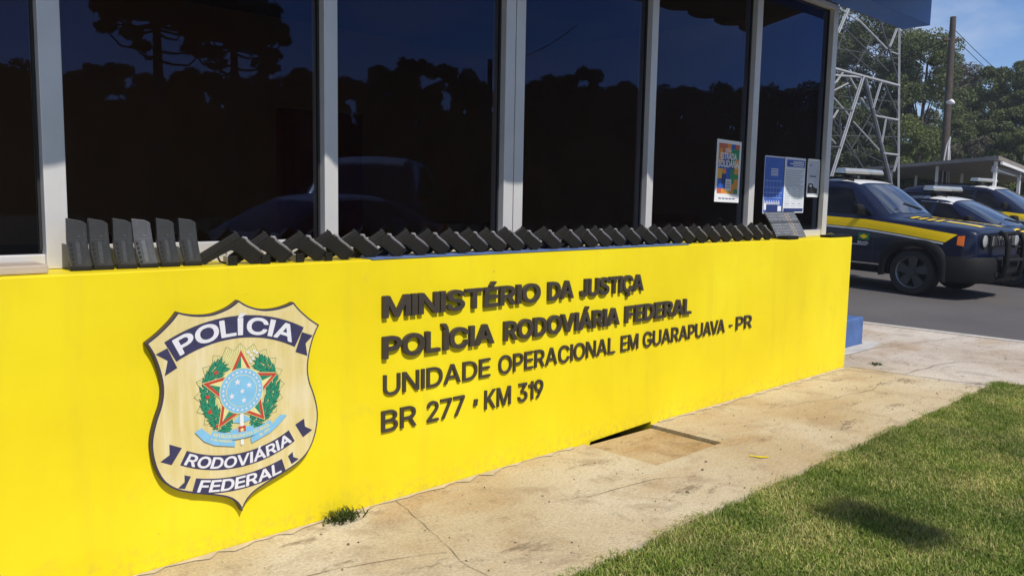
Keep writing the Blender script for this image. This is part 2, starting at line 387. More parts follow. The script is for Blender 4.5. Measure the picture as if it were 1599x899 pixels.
edges = [WX0] + [x for m_ in MUL for x in m_] + []
gaps = [(WX0, -.30), (-.225, .853), (.925, 1.957), (2.024, 3.030), (3.171, 4.268), (4.332, 5.504), (5.580, 6.700)]
for x0, x1 in gaps:
    b = MB(); b.add([(x0+.002, GLASS_Y, 1.10), (x1-.002, GLASS_Y, 1.10), (x1-.002, GLASS_Y, 2.97), (x0+.002, GLASS_Y, 2.97)], [(0, 1, 2, 3)])
    b.build('window_pane', GLASS, post, recalc=False)
# rubber gaskets beside the glass
for x0, x1 in gaps:
    for xa in (x0+.001, x1-.010): b = MB(); b.box((xa, .238, 1.166), (xa+.009, .252, 2.931)); b.build('gasket', DARK, post)
b = MB(); b.box((WX0, -.055, 2.976), (8.06, .197, 3.56)); b.build('fascia', BLUEP, post, bevel=.008)
# scalloped awning above the fascia, brown underside
AW_Y, AW_Z, AW_S = -1.20, 3.17, .20
b = MB(); n = 0; top = []; bot = []; P = .46; ph = 5.94
x = -1.6; xs_ = []
while x < 8.101: xs_.append(x); x += P/14
for x in xs_:
    k = ((x-ph)/P) % 1.0; lobe = math.sqrt(max(0, 1-(2*k-1)**2)); y = AW_Y-.115*lobe; z = AW_Z+AW_S*(y-AW_Y)
    bot.append((x, y, z)); top.append((x, .19, AW_Z+AW_S*(.19-AW_Y)))
m_ = len(xs_); vs = bot+top+[(a, q, c_+.03) for a, q, c_ in bot]+[(a, q, c_+.03) for a, q, c_ in top]; fs = []
for i in range(m_-1):
    fs += [(i, i+1, m_+i+1, m_+i), (2*m_+i, 3*m_+i, 3*m_+i+1, 2*m_+i+1), (i, 2*m_+i, 2*m_+i+1, i+1)]
fs += [(0, m_, 3*m_, 2*m_), (m_-1, 3*m_-1, 4*m_-1, 2*m_-1)]
b.add(vs, fs); b.build('awning', pm('brown_awning_sheet', (.30, .16, .075), .7, 0, .12, 3), post)
b = MB(); b.prism([(WX0, 1.1005), (.826, 1.1005), (.826, 1.114), (WX0, 1.114)], .03, .2)
b = MB(); b.box((-1.5, .04, 1.102), (.815, .19, 1.131))
tag(b.build('sill_slab', pm('pale_stone_sill', (.46, .38, .31), .6, 0, .12, 12, .2), None, bevel=.006), 'pale beige stone sill slab on the wall top below the leftmost pane', 'sill')

# ------------------------------------------------------------------ text
def text_data(s, extrude=0, offset=0, size=1.0):
    c = bpy.data.curves.new('t', 'FONT'); c.body = s; c.size = size; c.extrude = extrude; c.offset = offset; c.resolution_u = 4
    o = bpy.data.objects.new('t', c); COL.objects.link(o)
    bpy.context.view_layer.update()
    e = o.evaluated_get(bpy.context.evaluated_depsgraph_get()); me = e.to_mesh()
    v = np.array([tuple(q.co) for q in me.vertices]).reshape(-1, 3); f = [tuple(p.vertices) for p in me.polygons]
    e.to_mesh_clear(); bpy.data.objects.remove(o); bpy.data.curves.remove(c)
    return v, f
_cap = text_data('H')[0]; CAPH = _cap[:, 1].max()
# letter shapes of the wall lettering: contours in thousandths of the cap height
GLYPHS = json.loads('''{"B":{"A":[[0,-27,-9,-8,-7,16,358,1018,372,1035,390,1042,546,1042,564,1036,583,1012,949,16,952,-2,947,-20,930,-37,912,-42,774,-42,750,-33,737,-14,648,235,642,237,300,237,293,232,207,-14,194,-32,168,-42,30,-42],[366,433,468,747,576,436]],"C":[[201,69,148,129,100,207,64,297,43,399,39,549,52,651,79,747,121,831,174,903,239,963,311,1008,395,1039,485,1054,605,1049,683,1031,773,989,853,927,917,843,948,777,965,720,971,681,961,657,935,643,791,644,767,663,744,729,719,768,687,801,647,827,593,846,539,854,473,849,425,836,365,801,329,767,297,723,272,669,255,609,246,537,247,459,255,393,284,303,312,255,343,219,407,173,449,156,503,147,551,147,593,154,635,168,677,192,707,218,731,249,749,285,764,333,785,354,803,357,941,356,965,339,971,309,951,231,914,153,854,75,773,11,683,-31,581,-53,479,-54,389,-37,317,-10,275,12]],"D":[[91,-32,79,-14,76,4,76,1000,84,1024,98,1037,116,1042,494,1040,548,1034,626,1015,716,975,788,923,839,868,866,829,907,748,935,652,949,508,942,394,934,346,910,262,866,173,815,106,746,47,668,3,584,-25,530,-35,428,-42,116,-42],[290,154,288,844,470,845,530,836,584,817,630,790,677,742,706,694,727,634,741,544,742,466,733,394,706,310,680,264,646,226,602,194,554,173,458,155]],"E":[[91,-32,79,-14,76,4,76,1000,84,1024,98,1037,116,1042,734,1042,754,1036,767,1024,774,1006,774,886,765,862,746,848,288,844,290,604,710,602,728,592,740,568,741,454,732,424,704,408,290,408,287,160,290,154,752,151,770,139,779,118,780,-2,774,-20,758,-37,740,-42,116,-42]],"F":[[91,-32,79,-14,76,4,76,1000,84,1024,98,1037,116,1042,722,1042,746,1037,760,1024,767,1006,767,886,759,862,740,849,290,846,287,838,287,592,680,589,698,585,716,569,722,550,722,430,716,412,698,397,680,393,290,392,287,-2,282,-20,266,-36,248,-42,116,-42]],"I":[[181,-42,409,-42,409,1042,181,1042]],"J":[[580,1042,352,1042,354,248,350,228,341,210,327,196,309,187,290,184,270,187,252,196,238,210,229,228,226,248,228,340,0,310,0,248,5,191,22,137,48,86,84,42,128,6,179,-19,233,-36,289,-42,346,-36,400,-19,451,6,495,42,531,86,557,137,574,191,580,247]],"L":[[91,-32,76,-2,77,1006,89,1030,110,1041,254,1041,278,1026,287,1000,287,160,290,154,722,152,740,141,752,118,751,-8,737,-32,710,-42,116,-42]],"M":[[91,-32,79,-14,76,4,76,1000,89,1030,116,1042,296,1042,314,1039,332,1024,620,287,902,1024,920,1039,938,1042,1118,1042,1145,1030,1158,1000,1158,-2,1148,-27,1118,-42,986,-42,964,-32,952,-14,949,562,944,580,709,-20,698,-33,680,-41,566,-42,542,-37,524,-17,284,587,279,-14,266,-33,242,-42,116,-42]],"N":[[91,-32,79,-14,76,4,76,1000,86,1027,116,1042,272,1042,297,1030,740,333,744,1012,758,1033,782,1042,914,1042,938,1032,949,1018,953,1000,953,-2,944,-26,926,-39,908,-42,758,-42,728,-27,290,666,286,658,285,-14,272,-33,248,-42,116,-42]],"O":[[202,69,149,129,100,207,65,297,43,399,39,549,52,651,80,747,121,831,174,903,239,963,311,1007,395,1039,485,1054,611,1048,701,1024,776,987,846,933,880,897,924,837,969,747,997,651,1011,501,1004,393,995,339,970,255,925,165,881,104,848,69,779,15,701,-24,611,-48,527,-55,479,-54,389,-37,317,-10,275,12],[343,219,312,255,284,303,263,357,250,423,245,501,250,573,262,639,285,699,313,747,347,786,383,814,431,838,479,850,545,853,599,844,641,828,689,797,736,747,775,675,793,615,803,537,802,459,793,387,765,303,733,249,687,201,641,172,575,150,503,147,449,156,389,183]],"P":[[91,-32,76,-2,76,1000,80,1018,97,1036,116,1042,500,1041,608,1022,674,995,728,958,774,910,816,838,835,778,844,712,841,622,828,562,803,502,770,451,725,406,674,371,614,345,500,324,288,322,287,-2,282,-20,266,-36,248,-42,116,-42],[288,520,287,844,500,844,554,830,596,801,613,778,626,748,635,682,623,610,608,580,590,559,548,533,500,521]],"R":[[91,-32,79,-14,76,4,76,1000,84,1024,98,1037,116,1042,506,1041,614,1022,698,984,764,928,806,868,837,784,847,688,836,598,805,514,752,445,677,388,878,19,883,-2,878,-20,860,-37,842,-42,692,-42,674,-37,657,-20,459,346,290,347,287,-2,282,-20,266,-36,248,-42,116,-42],[289,544,290,847,458,847,518,842,566,826,606,796,631,742,636,676,622,616,590,576,554,557,500,545]],"S":[[127,51,76,119,43,203,34,275,43,296,61,308,205,310,223,306,243,287,261,221,290,185,343,154,421,139,511,146,576,173,620,215,632,239,637,275,625,318,577,357,505,386,265,459,169,514,118,563,79,628,62,701,66,797,98,881,149,947,199,987,259,1019,343,1045,415,1055,517,1051,607,1029,667,1002,715,970,752,935,777,905,804,857,822,803,830,743,826,725,811,708,787,701,649,703,625,725,604,791,571,824,517,849,445,859,373,851,313,823,291,803,276,779,269,749,269,725,285,689,332,653,403,624,559,581,643,551,715,511,775,460,822,389,836,347,844,299,838,209,808,125,757,55,685,0,619,-31,517,-55,403,-58,295,-42,205,-6]],"T":[[348,-29,337,-2,337,844,60,846,42,851,25,868,20,886,20,1000,24,1018,41,1036,60,1042,834,1039,854,1024,861,1000,861,880,853,862,840,852,822,846,547,844,546,-8,534,-30,510,-42,372,-42]],"U":[[194,56,149,108,113,168,89,234,78,300,76,1002,85,1026,98,1037,116,1042,248,1042,266,1036,281,1020,286,1002,286,354,293,294,323,228,372,180,440,151,512,143,578,151,645,180,694,228,723,294,730,354,730,996,734,1018,746,1033,770,1042,902,1042,926,1032,941,1002,939,306,934,264,916,198,866,105,799,36,734,-7,632,-45,548,-57,428,-53,350,-35,254,10]],"V":[[372,-31,361,-14,-6,982,-10,1000,-6,1018,11,1036,30,1042,168,1042,186,1037,200,1024,474,251,738,1019,754,1036,774,1042,912,1042,930,1037,948,1018,950,988,583,-20,570,-34,546,-42,396,-42]],"Á":[[0,-27,-9,-8,-7,16,358,1018,372,1035,390,1042,546,1042,564,1036,583,1012,949,16,952,-2,947,-20,930,-37,912,-42,774,-42,750,-33,737,-14,648,235,642,237,300,237,293,232,207,-14,194,-32,168,-42,30,-42],[366,433,468,747,576,436],[390,1066,377,1090,380,1114,474,1312,486,1328,510,1337,648,1337,678,1322,688,1300,684,1276,545,1066,516,1055,414,1055]],"Ç":[[419,-317,406,-289,408,-205,425,-182,461,-169,443,-159,432,-139,439,-49,352,-25,269,16,209,62,176,95,122,167,80,251,52,347,39,449,44,605,64,701,101,795,149,872,199,929,234,959,311,1008,395,1039,479,1053,581,1053,659,1038,731,1012,797,973,851,928,900,869,940,797,965,719,971,689,969,671,957,653,935,643,791,644,766,665,743,730,715,773,677,808,641,830,581,849,527,854,455,845,401,824,347,786,310,743,272,671,256,611,246,533,250,425,263,359,286,299,329,233,383,186,449,156,527,146,569,149,617,161,656,179,689,201,732,251,750,287,765,335,785,354,803,357,941,356,965,337,971,311,940,203,905,138,869,91,821,45,773,11,651,-43,697,-79,714,-109,723,-145,720,-217,709,-247,689,-277,647,-307,581,-326,449,-329]],"É":[[91,-32,79,-14,76,4,76,1000,84,1024,98,1037,116,1042,734,1042,754,1036,767,1024,774,1006,774,886,765,862,746,848,288,844,290,604,710,602,728,592,740,568,741,454,732,424,704,408,290,408,287,160,290,154,752,151,770,139,779,118,780,-2,774,-20,758,-37,740,-42,116,-42],[344,1069,334,1090,337,1114,440,1325,464,1336,602,1337,633,1324,645,1300,641,1276,502,1066,476,1055,374,1055]],"Ì":[[181,-42,409,-42,409,1042,181,1042],[220,1066,81,1276,78,1306,89,1324,101,1333,119,1337,257,1336,281,1326,386,1114,389,1096,384,1078,359,1057,245,1055]],"Í":[[181,-42,409,-42,409,1042,181,1042],[215,1066,202,1090,204,1114,299,1312,311,1328,335,1337,473,1337,503,1322,513,1300,509,1276,370,1066,341,1055,239,1055]]},"R":{"-":[[222,364,218,373,218,481,222,486,660,487,668,481,668,367,660,363]],"1":[[190,-6,345,-6,345,1006,225,1006,185,900,110,845,0,830,0,715,190,730]],"2":[[120,-2,120,94,124,100,550,558,606,646,623,718,621,760,614,790,599,820,574,851,544,872,508,888,436,897,388,892,358,882,304,845,269,790,251,706,130,705,123,712,128,772,152,850,181,898,220,940,274,978,328,1002,382,1015,448,1019,526,1011,580,993,628,968,670,934,701,898,727,856,745,808,754,760,753,694,741,640,705,562,629,460,308,118,766,117,771,112,771,-2,760,-6,130,-6]],"3":[[152,87,120,129,96,177,83,231,80,261,84,265,216,265,244,189,288,143,324,123,360,112,450,105,522,119,557,135,590,159,612,184,628,213,638,249,641,285,635,333,617,381,588,418,552,446,516,463,474,474,420,480,306,481,302,489,303,591,555,879,546,883,138,883,131,891,132,1002,138,1006,735,1005,737,903,452,579,552,567,612,546,682,501,734,441,767,369,778,285,767,201,734,129,678,64,612,20,552,-3,462,-18,366,-15,288,3,210,39]],"7":[[186,-4,186,4,628,880,120,883,116,892,116,1000,126,1006,768,1006,774,1000,773,880,330,-1,324,-6]],"9":[[251,-2,521,394,441,377,345,386,267,415,207,461,158,526,128,604,119,694,130,784,150,838,191,904,231,945,279,978,333,1002,411,1018,477,1018,537,1008,591,988,656,946,697,904,729,856,752,802,769,718,770,658,756,580,727,502,671,400,399,-3,261,-6],[309,540,270,598,259,634,253,676,253,712,262,760,295,826,345,871,375,886,411,896,447,899,495,893,531,880,561,860,591,831,614,796,635,724,637,670,632,634,620,598,596,556,567,526,531,503,495,490,459,485,411,487,375,497,341,514]],"A":[[27,-2,390,1001,396,1006,546,1005,916,-2,906,-6,780,-6,771,-2,675,268,666,273,270,273,173,-2,162,-6,36,-6],[313,400,394,634,468,872,545,634,627,400]],"B":[[113,-2,112,1000,122,1006,506,1005,596,991,650,969,709,928,741,892,765,850,785,784,786,694,778,658,763,622,716,566,632,520,686,504,734,475,774,436,806,382,824,316,827,244,817,190,793,130,762,88,709,46,656,20,596,4,482,-6,122,-6],[254,118,254,447,488,448,548,441,614,413,645,388,668,358,689,304,691,244,670,190,626,148,578,129,518,119],[253,568,254,882,470,882,530,877,572,864,596,850,634,808,653,754,649,688,622,634,578,595,536,577,488,568]],"C":[[227,94,175,153,131,225,99,309,80,399,73,501,87,645,113,735,152,813,201,879,259,933,329,976,401,1003,485,1018,599,1014,671,997,755,958,826,903,875,843,916,759,933,681,799,681,775,747,743,795,695,840,635,871,587,884,527,890,467,885,413,870,365,845,317,807,269,746,240,687,220,615,211,543,211,459,219,387,251,287,299,212,365,155,437,122,497,111,557,112,617,123,671,146,713,175,749,213,775,255,797,317,803,321,929,321,935,315,917,243,883,171,827,99,755,42,671,3,575,-17,485,-18,401,-3,359,11,293,43]],"D":[[113,-2,112,1000,122,1006,494,1004,578,991,620,979,698,944,734,920,787,874,836,810,875,730,900,646,913,502,907,400,888,310,874,268,838,196,788,130,728,78,656,37,575,10,524,0,434,-6,122,-6],[254,118,252,880,470,881,542,870,599,850,650,820,694,778,737,712,761,646,777,544,777,460,761,358,738,292,710,244,668,197,620,163,566,139,464,120]],"E":[[113,-2,112,1000,122,1006,734,1006,738,1000,738,892,734,882,252,880,254,568,698,568,705,562,705,454,698,444,254,444,251,124,254,118,740,117,743,-2,734,-6,122,-6]],"G":[[227,93,174,153,131,225,98,309,80,399,73,501,87,645,113,735,151,813,199,879,257,933,323,975,401,1004,479,1018,593,1014,671,996,755,956,818,909,875,842,918,759,933,711,936,681,799,681,766,753,731,802,683,844,629,872,575,886,521,890,467,885,413,870,365,846,317,808,269,746,240,687,220,615,211,543,211,459,219,387,239,316,266,261,300,213,344,171,389,142,443,121,503,111,581,114,629,125,671,143,713,172,743,201,772,243,793,291,809,381,803,385,553,387,551,507,941,508,946,501,946,393,940,315,922,243,892,177,849,117,773,50,683,5,605,-14,485,-18,401,-4,323,26,263,63]],"I":[[220,-6,370,-6,370,1006,220,1006]],"K":[[113,-2,112,1000,116,1006,242,1006,251,1000,250,508,254,498,363,628,710,1004,884,1005,884,994,487,568,887,-2,878,-6,728,-5,392,467,386,469,251,322,251,-2,242,-6,122,-6]],"L":[[113,-2,112,1000,122,1006,242,1006,251,1000,251,124,254,118,710,118,716,112,716,-2,704,-6,122,-6]],"M":[[113,-2,112,1000,116,1006,296,1006,304,1000,553,364,620,167,685,364,930,1000,938,1006,1118,1006,1122,1000,1122,-2,1112,-6,992,-6,986,-2,986,810,901,568,680,4,668,-6,566,-6,557,-2,323,586,248,799,243,796,245,-2,236,-6,122,-6]],"N":[[113,-2,112,1000,116,1006,272,1004,694,340,782,185,778,1000,788,1006,914,1004,916,-2,908,-6,764,-6,755,-2,386,577,248,812,244,802,252,580,251,-2,242,-6,122,-6]],"O":[[227,94,176,153,132,225,99,309,80,399,73,501,87,645,114,735,153,813,201,879,259,933,329,976,401,1003,485,1018,605,1013,683,992,755,957,821,906,893,818,935,735,961,645,975,501,969,399,948,303,933,261,898,189,845,118,761,47,685,9,605,-13,485,-18,401,-4,359,11,293,43],[322,189,285,231,253,285,228,351,215,417,209,501,214,579,228,651,253,717,282,765,323,813,365,845,419,872,491,888,551,889,605,880,659,859,707,829,763,771,797,714,821,650,838,543,838,459,821,351,797,285,750,213,707,171,659,141,581,115,521,110,443,121,389,141]],"P":[[113,-2,112,1000,122,1006,500,1005,596,988,656,963,704,931,742,892,773,844,799,772,808,712,806,628,792,568,770,517,741,472,704,435,656,402,602,379,500,360,252,358,251,-2,242,-6,122,-6],[252,484,251,880,506,879,566,864,622,826,641,802,658,766,668,724,671,682,667,634,656,596,639,562,614,532,566,501,506,486]],"R":[[113,-2,112,1000,122,1006,500,1005,596,990,660,964,726,916,775,850,795,802,806,754,810,664,794,580,759,508,704,451,626,406,846,-2,836,-6,698,-6,688,-2,482,382,476,383,253,382,251,-2,242,-6,122,-6],[253,508,254,883,458,883,524,877,584,858,633,820,650,794,664,760,672,676,656,604,638,574,614,550,566,523,506,510]],"U":[[218,83,180,126,146,182,125,240,114,306,113,1002,122,1006,242,1006,250,1002,250,348,255,300,271,246,308,188,368,140,434,115,506,107,584,115,650,141,710,189,745,246,761,300,766,348,766,1002,776,1006,902,1005,903,306,882,210,837,126,776,64,716,24,626,-9,548,-21,434,-17,362,-1,272,41]],"V":[[396,-4,26,1000,36,1006,162,1006,172,1000,390,388,474,127,557,388,769,1000,780,1006,912,1005,914,994,552,-2,546,-6]]}}''')
def glyph(style, ch, extrude=0):
    c = bpy.data.curves.new('g', 'CURVE'); c.dimensions = '2D'; c.fill_mode = 'BOTH'; c.extrude = extrude
    for p in GLYPHS[style][ch]:
        sp_ = c.splines.new('POLY'); n = len(p)//2; sp_.points.add(n-1); sp_.use_cyclic_u = True
        for i in range(n): sp_.points[i].co = (p[2*i]/1000, p[2*i+1]/1000, 0, 1)
    o = bpy.data.objects.new('g', c); COL.objects.link(o); bpy.context.view_layer.update()
    me = o.evaluated_get(bpy.context.evaluated_depsgraph_get()).to_mesh()
    v = np.array([tuple(q.co) for q in me.vertices]).reshape(-1, 3); f = [tuple(p.vertices) for p in me.polygons]
    o.evaluated_get(bpy.context.evaluated_depsgraph_get()).to_mesh_clear(); bpy.data.objects.remove(o); bpy.data.curves.remove(c)
    off = .042 if style == 'B' else .006; v[:, 1] = (v[:, 1]+off)/(1+2*off); return v, f
KERN = {'AV': -.17, 'VA': -.17, 'UA': -.02, 'LÌ': 0, 'PU': 0, 'PA': -.1, 'DA': -.03, 'ST': -.02, 'TÉ': 0, 'ÇA': -.04, 'IÇ': 0, 'RA': -.02, 'VI': 0, 'OV': -.06, 'IÁ': 0, 'ÁR': 0, 'IA': 0, 'CI': 0}
def word_letters(s, style):
    out = []; x = 0; gap = .055 if style == 'B' else .125
    for i, ch in enumerate(s):
        v, f = glyph(style, ch, .5); v[:, 0] += x-v[:, 0].min(); out.append((v, f))
        x = v[:, 0].max()+gap+KERN.get(s[i:i+2], 0)
    return out
def word_letters_old(s, bold):
    """every glyph of a word, laid out in units of cap height"""
    out = []; pre = ''
    for ch in s:
        pre += ch; vp, _ = text_data(pre, 0, bold); v, f = text_data(ch, .5, bold)
        v = v.copy(); v[:, 0] += vp[:, 0].max()-v[:, 0].max(); v[:, :2] /= CAPH; out.append((v, f))
    return out
LINES = [
 ('MINISTÉRIO DA JUSTIÇA', .842, .098, .020, 'B', [('MINISTÉRIO', 2.112, 3.121), ('DA', 3.162, 3.381), ('JUSTIÇA', 3.418, 4.007)], 'heavy dark raised lettering reading MINISTÉRIO DA JUSTIÇA, topmost line on the yellow wall'),
 ('POLÌCIA RODOVIÁRIA FEDERAL', .660, .100, .020, 'B', [('POLÌCIA', 2.112, 2.795), ('RODOVIÁRIA', 2.847, 3.788), ('FEDERAL', 3.820, 4.524)], 'heavy dark raised lettering reading POLÌCIA RODOVIÁRIA FEDERAL, second line on the yellow wall'),
 ('UNIDADE OPERACIONAL EM GUARAPUAVA - PR', .495, .092, .012, 'R', [('UNIDADE', 2.120, 2.772), ('OPERACIONAL', 2.820, 3.756), ('EM', 3.797, 3.975), ('GUARAPUAVA', 4.010, 4.935), ('-', 4.975, 5.030), ('PR', 5.060, 5.288)], 'thin dark raised lettering reading UNIDADE OPERACIONAL EM GUARAPUAVA - PR on the yellow wall'),
 ('BR 277 . KM 319', .330, .096, .012, 'R', [('BR', 2.110, 2.312), ('277', 2.367, 2.605), ('.', 2.655, 2.675), ('KM', 2.728, 2.918), ('319', 2.960, 3.157)], 'dark raised lettering reading BR 277 . KM 319, lowest line on the yellow wall'),
]
for full, zb, hgt, dep, bold, words, lab in LINES:
    L = thing('wall_lettering', lab, 'lettering', (2.1, 0, zb), group='lettering on the yellow wall')
    for wd, x0, x1 in words:
        if wd == '.':
            b = MB(); b.prism([(x0-2.1, .030), (x1-2.1, .030), (x1-2.1+.006, .062), (x0-2.1+.006, .062)], -dep, -.0015); b.build('letter', LETTER, L); continue
        x1 = x1*(1-dep/2.979); g = word_letters(wd, bold); mn = min(v[:, 0].min() for v, f in g); mxx = max(v[:, 0].max() for v, f in g)
        for v, f in g:
            q = np.empty_like(v); q[:, 0] = x0-2.1+(v[:, 0]-mn)/(mxx-mn)*(x1-x0); q[:, 2] = v[:, 1]*hgt; q[:, 1] = -.0015-(v[:, 2]+.5)*(dep-.0015)
            b = MB(); b.add(q, f); b.build('letter', LETTER, L)

# ------------------------------------------------------------------ wall emblem
EC = (1.4385, .55)
EMB = thing('wall_emblem', 'cream shield emblem of the federal road police with dark blue ribbons and coat of arms', 'emblem', (EC[0], 0, EC[1]))
half = [(0, .424), (.040, .399), (.098, .381), (.152, .380), (.198, .388), (.231, .399), (.258, .367), (.304, .326), (.346, .297), (.322, .253), (.302, .190), (.293, .127), (.300, .071), (.320, .015), (.335, -.045), (.336, -.100), (.322, -.164), (.293, -.220), (.244, -.260), (.175, -.288), (.108, -.311), (.052, -.335), (.018, -.365), (0, -.402)]
half = [(x, z) for x, z in half]
def smooth_half(h, corners):
    out = []
    for a, c_ in zip(corners, corners[1:]):
        seg = h[a:c_+1]
        for i in range(len(seg)-1):
            p0 = seg[max(i-1, 0)]; p1 = seg[i]; p2 = seg[i+1]; p3 = seg[min(i+2, len(seg)-1)]
            for t in np.arange(0, 1, .25):
                out.append(tuple(.5*(2*p1[k]+(p2[k]-p0[k])*t+(2*p0[k]-5*p1[k]+4*p2[k]-p3[k])*t*t+(3*p1[k]-p0[k]-3*p2[k]+p3[k])*t**3) for k in (0, 1)))
    out.append(h[-1]); return out
sh = smooth_half(half, [0, 5, 8, 23])
outline = sh + [(-x, z) for x, z in sh[-2:0:-1]]
def fan(poly):
    return [tuple(t) for t in tessellate_polygon([[Vector((x, z, 0)) for x, z in poly]])]
EZ = [0]
def flat(name, polys, y, m, parent, th=None):
    b = MB()
    for p in polys:
        fs = fan(p); b.add([(x, y, z) for x, z in p], fs)
    o = b.build(name, m, parent, recalc=False)
    me = o.data; 
    bm = bmesh.new(); bm.from_mesh(me)
    for f in bm.faces:
        if f.normal.y > 0: f.normal_flip()
    bm.to_mesh(me); bm.free(); return o
NAVY = pm('navy_print', (.040, .038, .095), .5, 0, .12, 30); RIMM = pm('dark_rim_edge', (.06, .042, .035), .6, 0, .2, 20)
BOARD = mat_board(); LILAC = pm('off_white_print', (.72, .71, .75), .5, 0, .05, 30)
b = MB(); n_ = len(outline); b.prism(outline, -.030, -.004); b.build('plaque', RIMM, EMB)
def inset(poly, d):
    out = []; n = len(poly)
    for i in range(n):
        p0 = Vector(poly[i-1]); p1 = Vector(poly[i]); p2 = Vector(poly[(i+1) % n])
        e1 = (p1-p0).normalized(); e2 = (p2-p1).normalized(); n1 = Vector((e1.y, -e1.x)); n2 = Vector((e2.y, -e2.x)); nn = (n1+n2)
        nn = nn/max(.35, nn.dot(n1)) if nn.length > 1e-6 else n1
        out.append((p1.x+nn.x*d, p1.y+nn.y*d))
    return out
ar = sum(outline[i-1][0]*outline[i][1]-outline[i][0]*outline[i-1][1] for i in range(n_))
flat('rim', [inset(outline, .0008)], -.0305, NAVY, EMB)
flat('face', [inset(outline, .0065*(1 if ar < 0 else -1) if ar < 0 else -.0065)], -.0312, BOARD, EMB)
def arcp(Rr, a0, a1, r_off, cx, cz, smile, n=20):
    out = []
    for i in range(n+1):
        a = a0+(a1-a0)*i/n
        out.append((cx+(Rr-r_off)*math.sin(a), cz+Rr-(Rr-r_off)*math.cos(a)) if smile else (cx+(Rr+r_off)*math.sin(a), cz-Rr+(Rr+r_off)*math.cos(a)))
    return out
def bend(v, Rr, cx, cz, smile):
    a = v[:, 0]/Rr; q = np.zeros((len(v), 3))
    if smile: q[:, 0] = cx+(Rr-v[:, 1])*np.sin(a); q[:, 2] = cz+Rr-(Rr-v[:, 1])*np.cos(a)
    else: q[:, 0] = cx+(Rr+v[:, 1])*np.sin(a); q[:, 2] = cz-Rr+(Rr+v[:, 1])*np.cos(a)
    return q
def arc_text(s, width, hgt, base, Rr, cx, cz, smile, y, m, parent, bold=.03, slant=0):
    if bold == 'B':
        v = []; f = []
        for gv, gf in word_letters(s, 'B'):
            gv, gf2 = gv, gf; keep = [p for p in gf if all(gv[i][2] > .4 for i in p)]; n0 = len(v); v += [tuple(q) for q in gv]; f += [tuple(i+n0 for i in p) for p in keep]
        v = np.array(v)
    else:
        v, f = text_data(s, 0, bold); v = v.copy(); v[:, 1] /= CAPH
    v[:, 0] = ((v[:, 0]-v[:, 0].min())/np.ptp(v[:, 0])-.5)*width; v[:, 1] = v[:, 1]*hgt
    v[:, 0] += v[:, 1]*slant; v[:, 1] += base
    q = bend(v, Rr, cx, cz, smile); q[:, 1] = y
    b = MB(); b.add(q, [t[::1] for t in f]); o = b.build('lettering', m, parent, recalc=False)
    bm = bmesh.new(); bm.from_mesh(o.data)
    for fc in bm.faces:
        if fc.normal.y > 0: fc.normal_flip()
    bm.to_mesh(o.data); bm.free(); return o
def banner(Rr, ha, th, cz, smile, tails, words, width, hgt, base, slant):
    up = arcp(Rr, -ha, ha, th, -.004, cz, smile); lo = arcp(Rr, -ha, ha, 0, -.004, cz, smile)
    bn = flat('banner', [up+lo[::-1]]+tails, -.0318, NAVY, EMB)
    arc_text(words, width, hgt, base, Rr, -.004, cz, smile, -.0324, LILAC, bn, 'B', slant)
banner(.49, .505, .086, .280, False, [[(-.314, .254), (-.272, .272), (-.238, .196), (-.284, .172), (-.272, .226)], [(.266, .276), (.315, .257), (.282, .228), (.290, .176), (.236, .198)]], 'POLÍCIA', .452, .066, .0105, 0)
banner(.50, .485, .056, -.223, True, [[(-.274, -.080), (-.229, -.102), (-.268, -.158), (-.308, -.138), (-.274, -.119)], [(.232, -.098), (.272, -.080), (.276, -.114), (.310, -.134), (.266, -.157)]], 'RODOVIÁRIA', .462, .044, .0055, .12)
banner(.64, .305, .057, -.311, True, [[(-.222, -.206), (-.198, -.216), (-.222, -.258), (-.247, -.250), (-.222, -.232)], [(.198, -.222), (.219, -.208), (.222, -.230), (.247, -.243), (.214, -.258)]], 'FEDERAL', .355, .046, .0055, .12)
# coat of arms
ARM = bpy.data.objects.new('coat_of_arms', None); link(ARM, EMB); ARM.location = (.003, 0, .077)
PY = pm('pale_yellow_print', (.74, .68, .30), .5, 0, .06, 30); GRN = pm('green_print', (.02, .24, .13), .5, 0, .15, 60); RED = pm('red_print', (.52, .06, .035), .5, 0, .1, 40)
SKYB = pm('light_blue_print', (.22, .50, .72), .5, 0, .06, 30); LINE = pm('dark_line_print', (.10, .085, .04), .6, 0, .1, 30); DGRN = pm('dark_green_print', (.008, .07, .04), .5, 0, .15, 60)
def ring(n, r1, r2, a0=0): return [((r1 if i % 2 == 0 else r2)*math.sin(a0+math.pi*i/n), (r1 if i % 2 == 0 else r2)*math.cos(a0+math.pi*i/n)) for i in range(2*n)]
flat('sunburst', [ring(20, .184, .158)], -.0322, LINE, ARM)
flat('sunburst', [ring(20, .1815, .1565)], -.0325, PY, ARM)
ln = []
for i in range(140):
    a = 2*math.pi*i/140; ph = abs(((i/7.0) % 1)-.5)*2; r2 = .1565+(.1815-.1565)*ph-.003
    t = Vector((math.sin(a), math.cos(a))); nn = Vector((t.y, -t.x))*.00055
    ln.append([tuple(t*.095+nn*.6), tuple(t*r2+nn), tuple(t*r2-nn), tuple(t*.095-nn*.6)])
flat('ray_lines', ln, -.0328, LINE, ARM)
def leaf(c, a, L, W): 
    t = Vector((math.cos(a), math.sin(a))); nn = Vector((-t.y, t.x)); c = Vector(c)
    return [tuple(c-t*L/2), tuple(c-t*L*.1+nn*W/2), tuple(c+t*L/2), tuple(c-t*L*.1-nn*W/2)]
rl = random.Random(5); lv = []; lvd = []
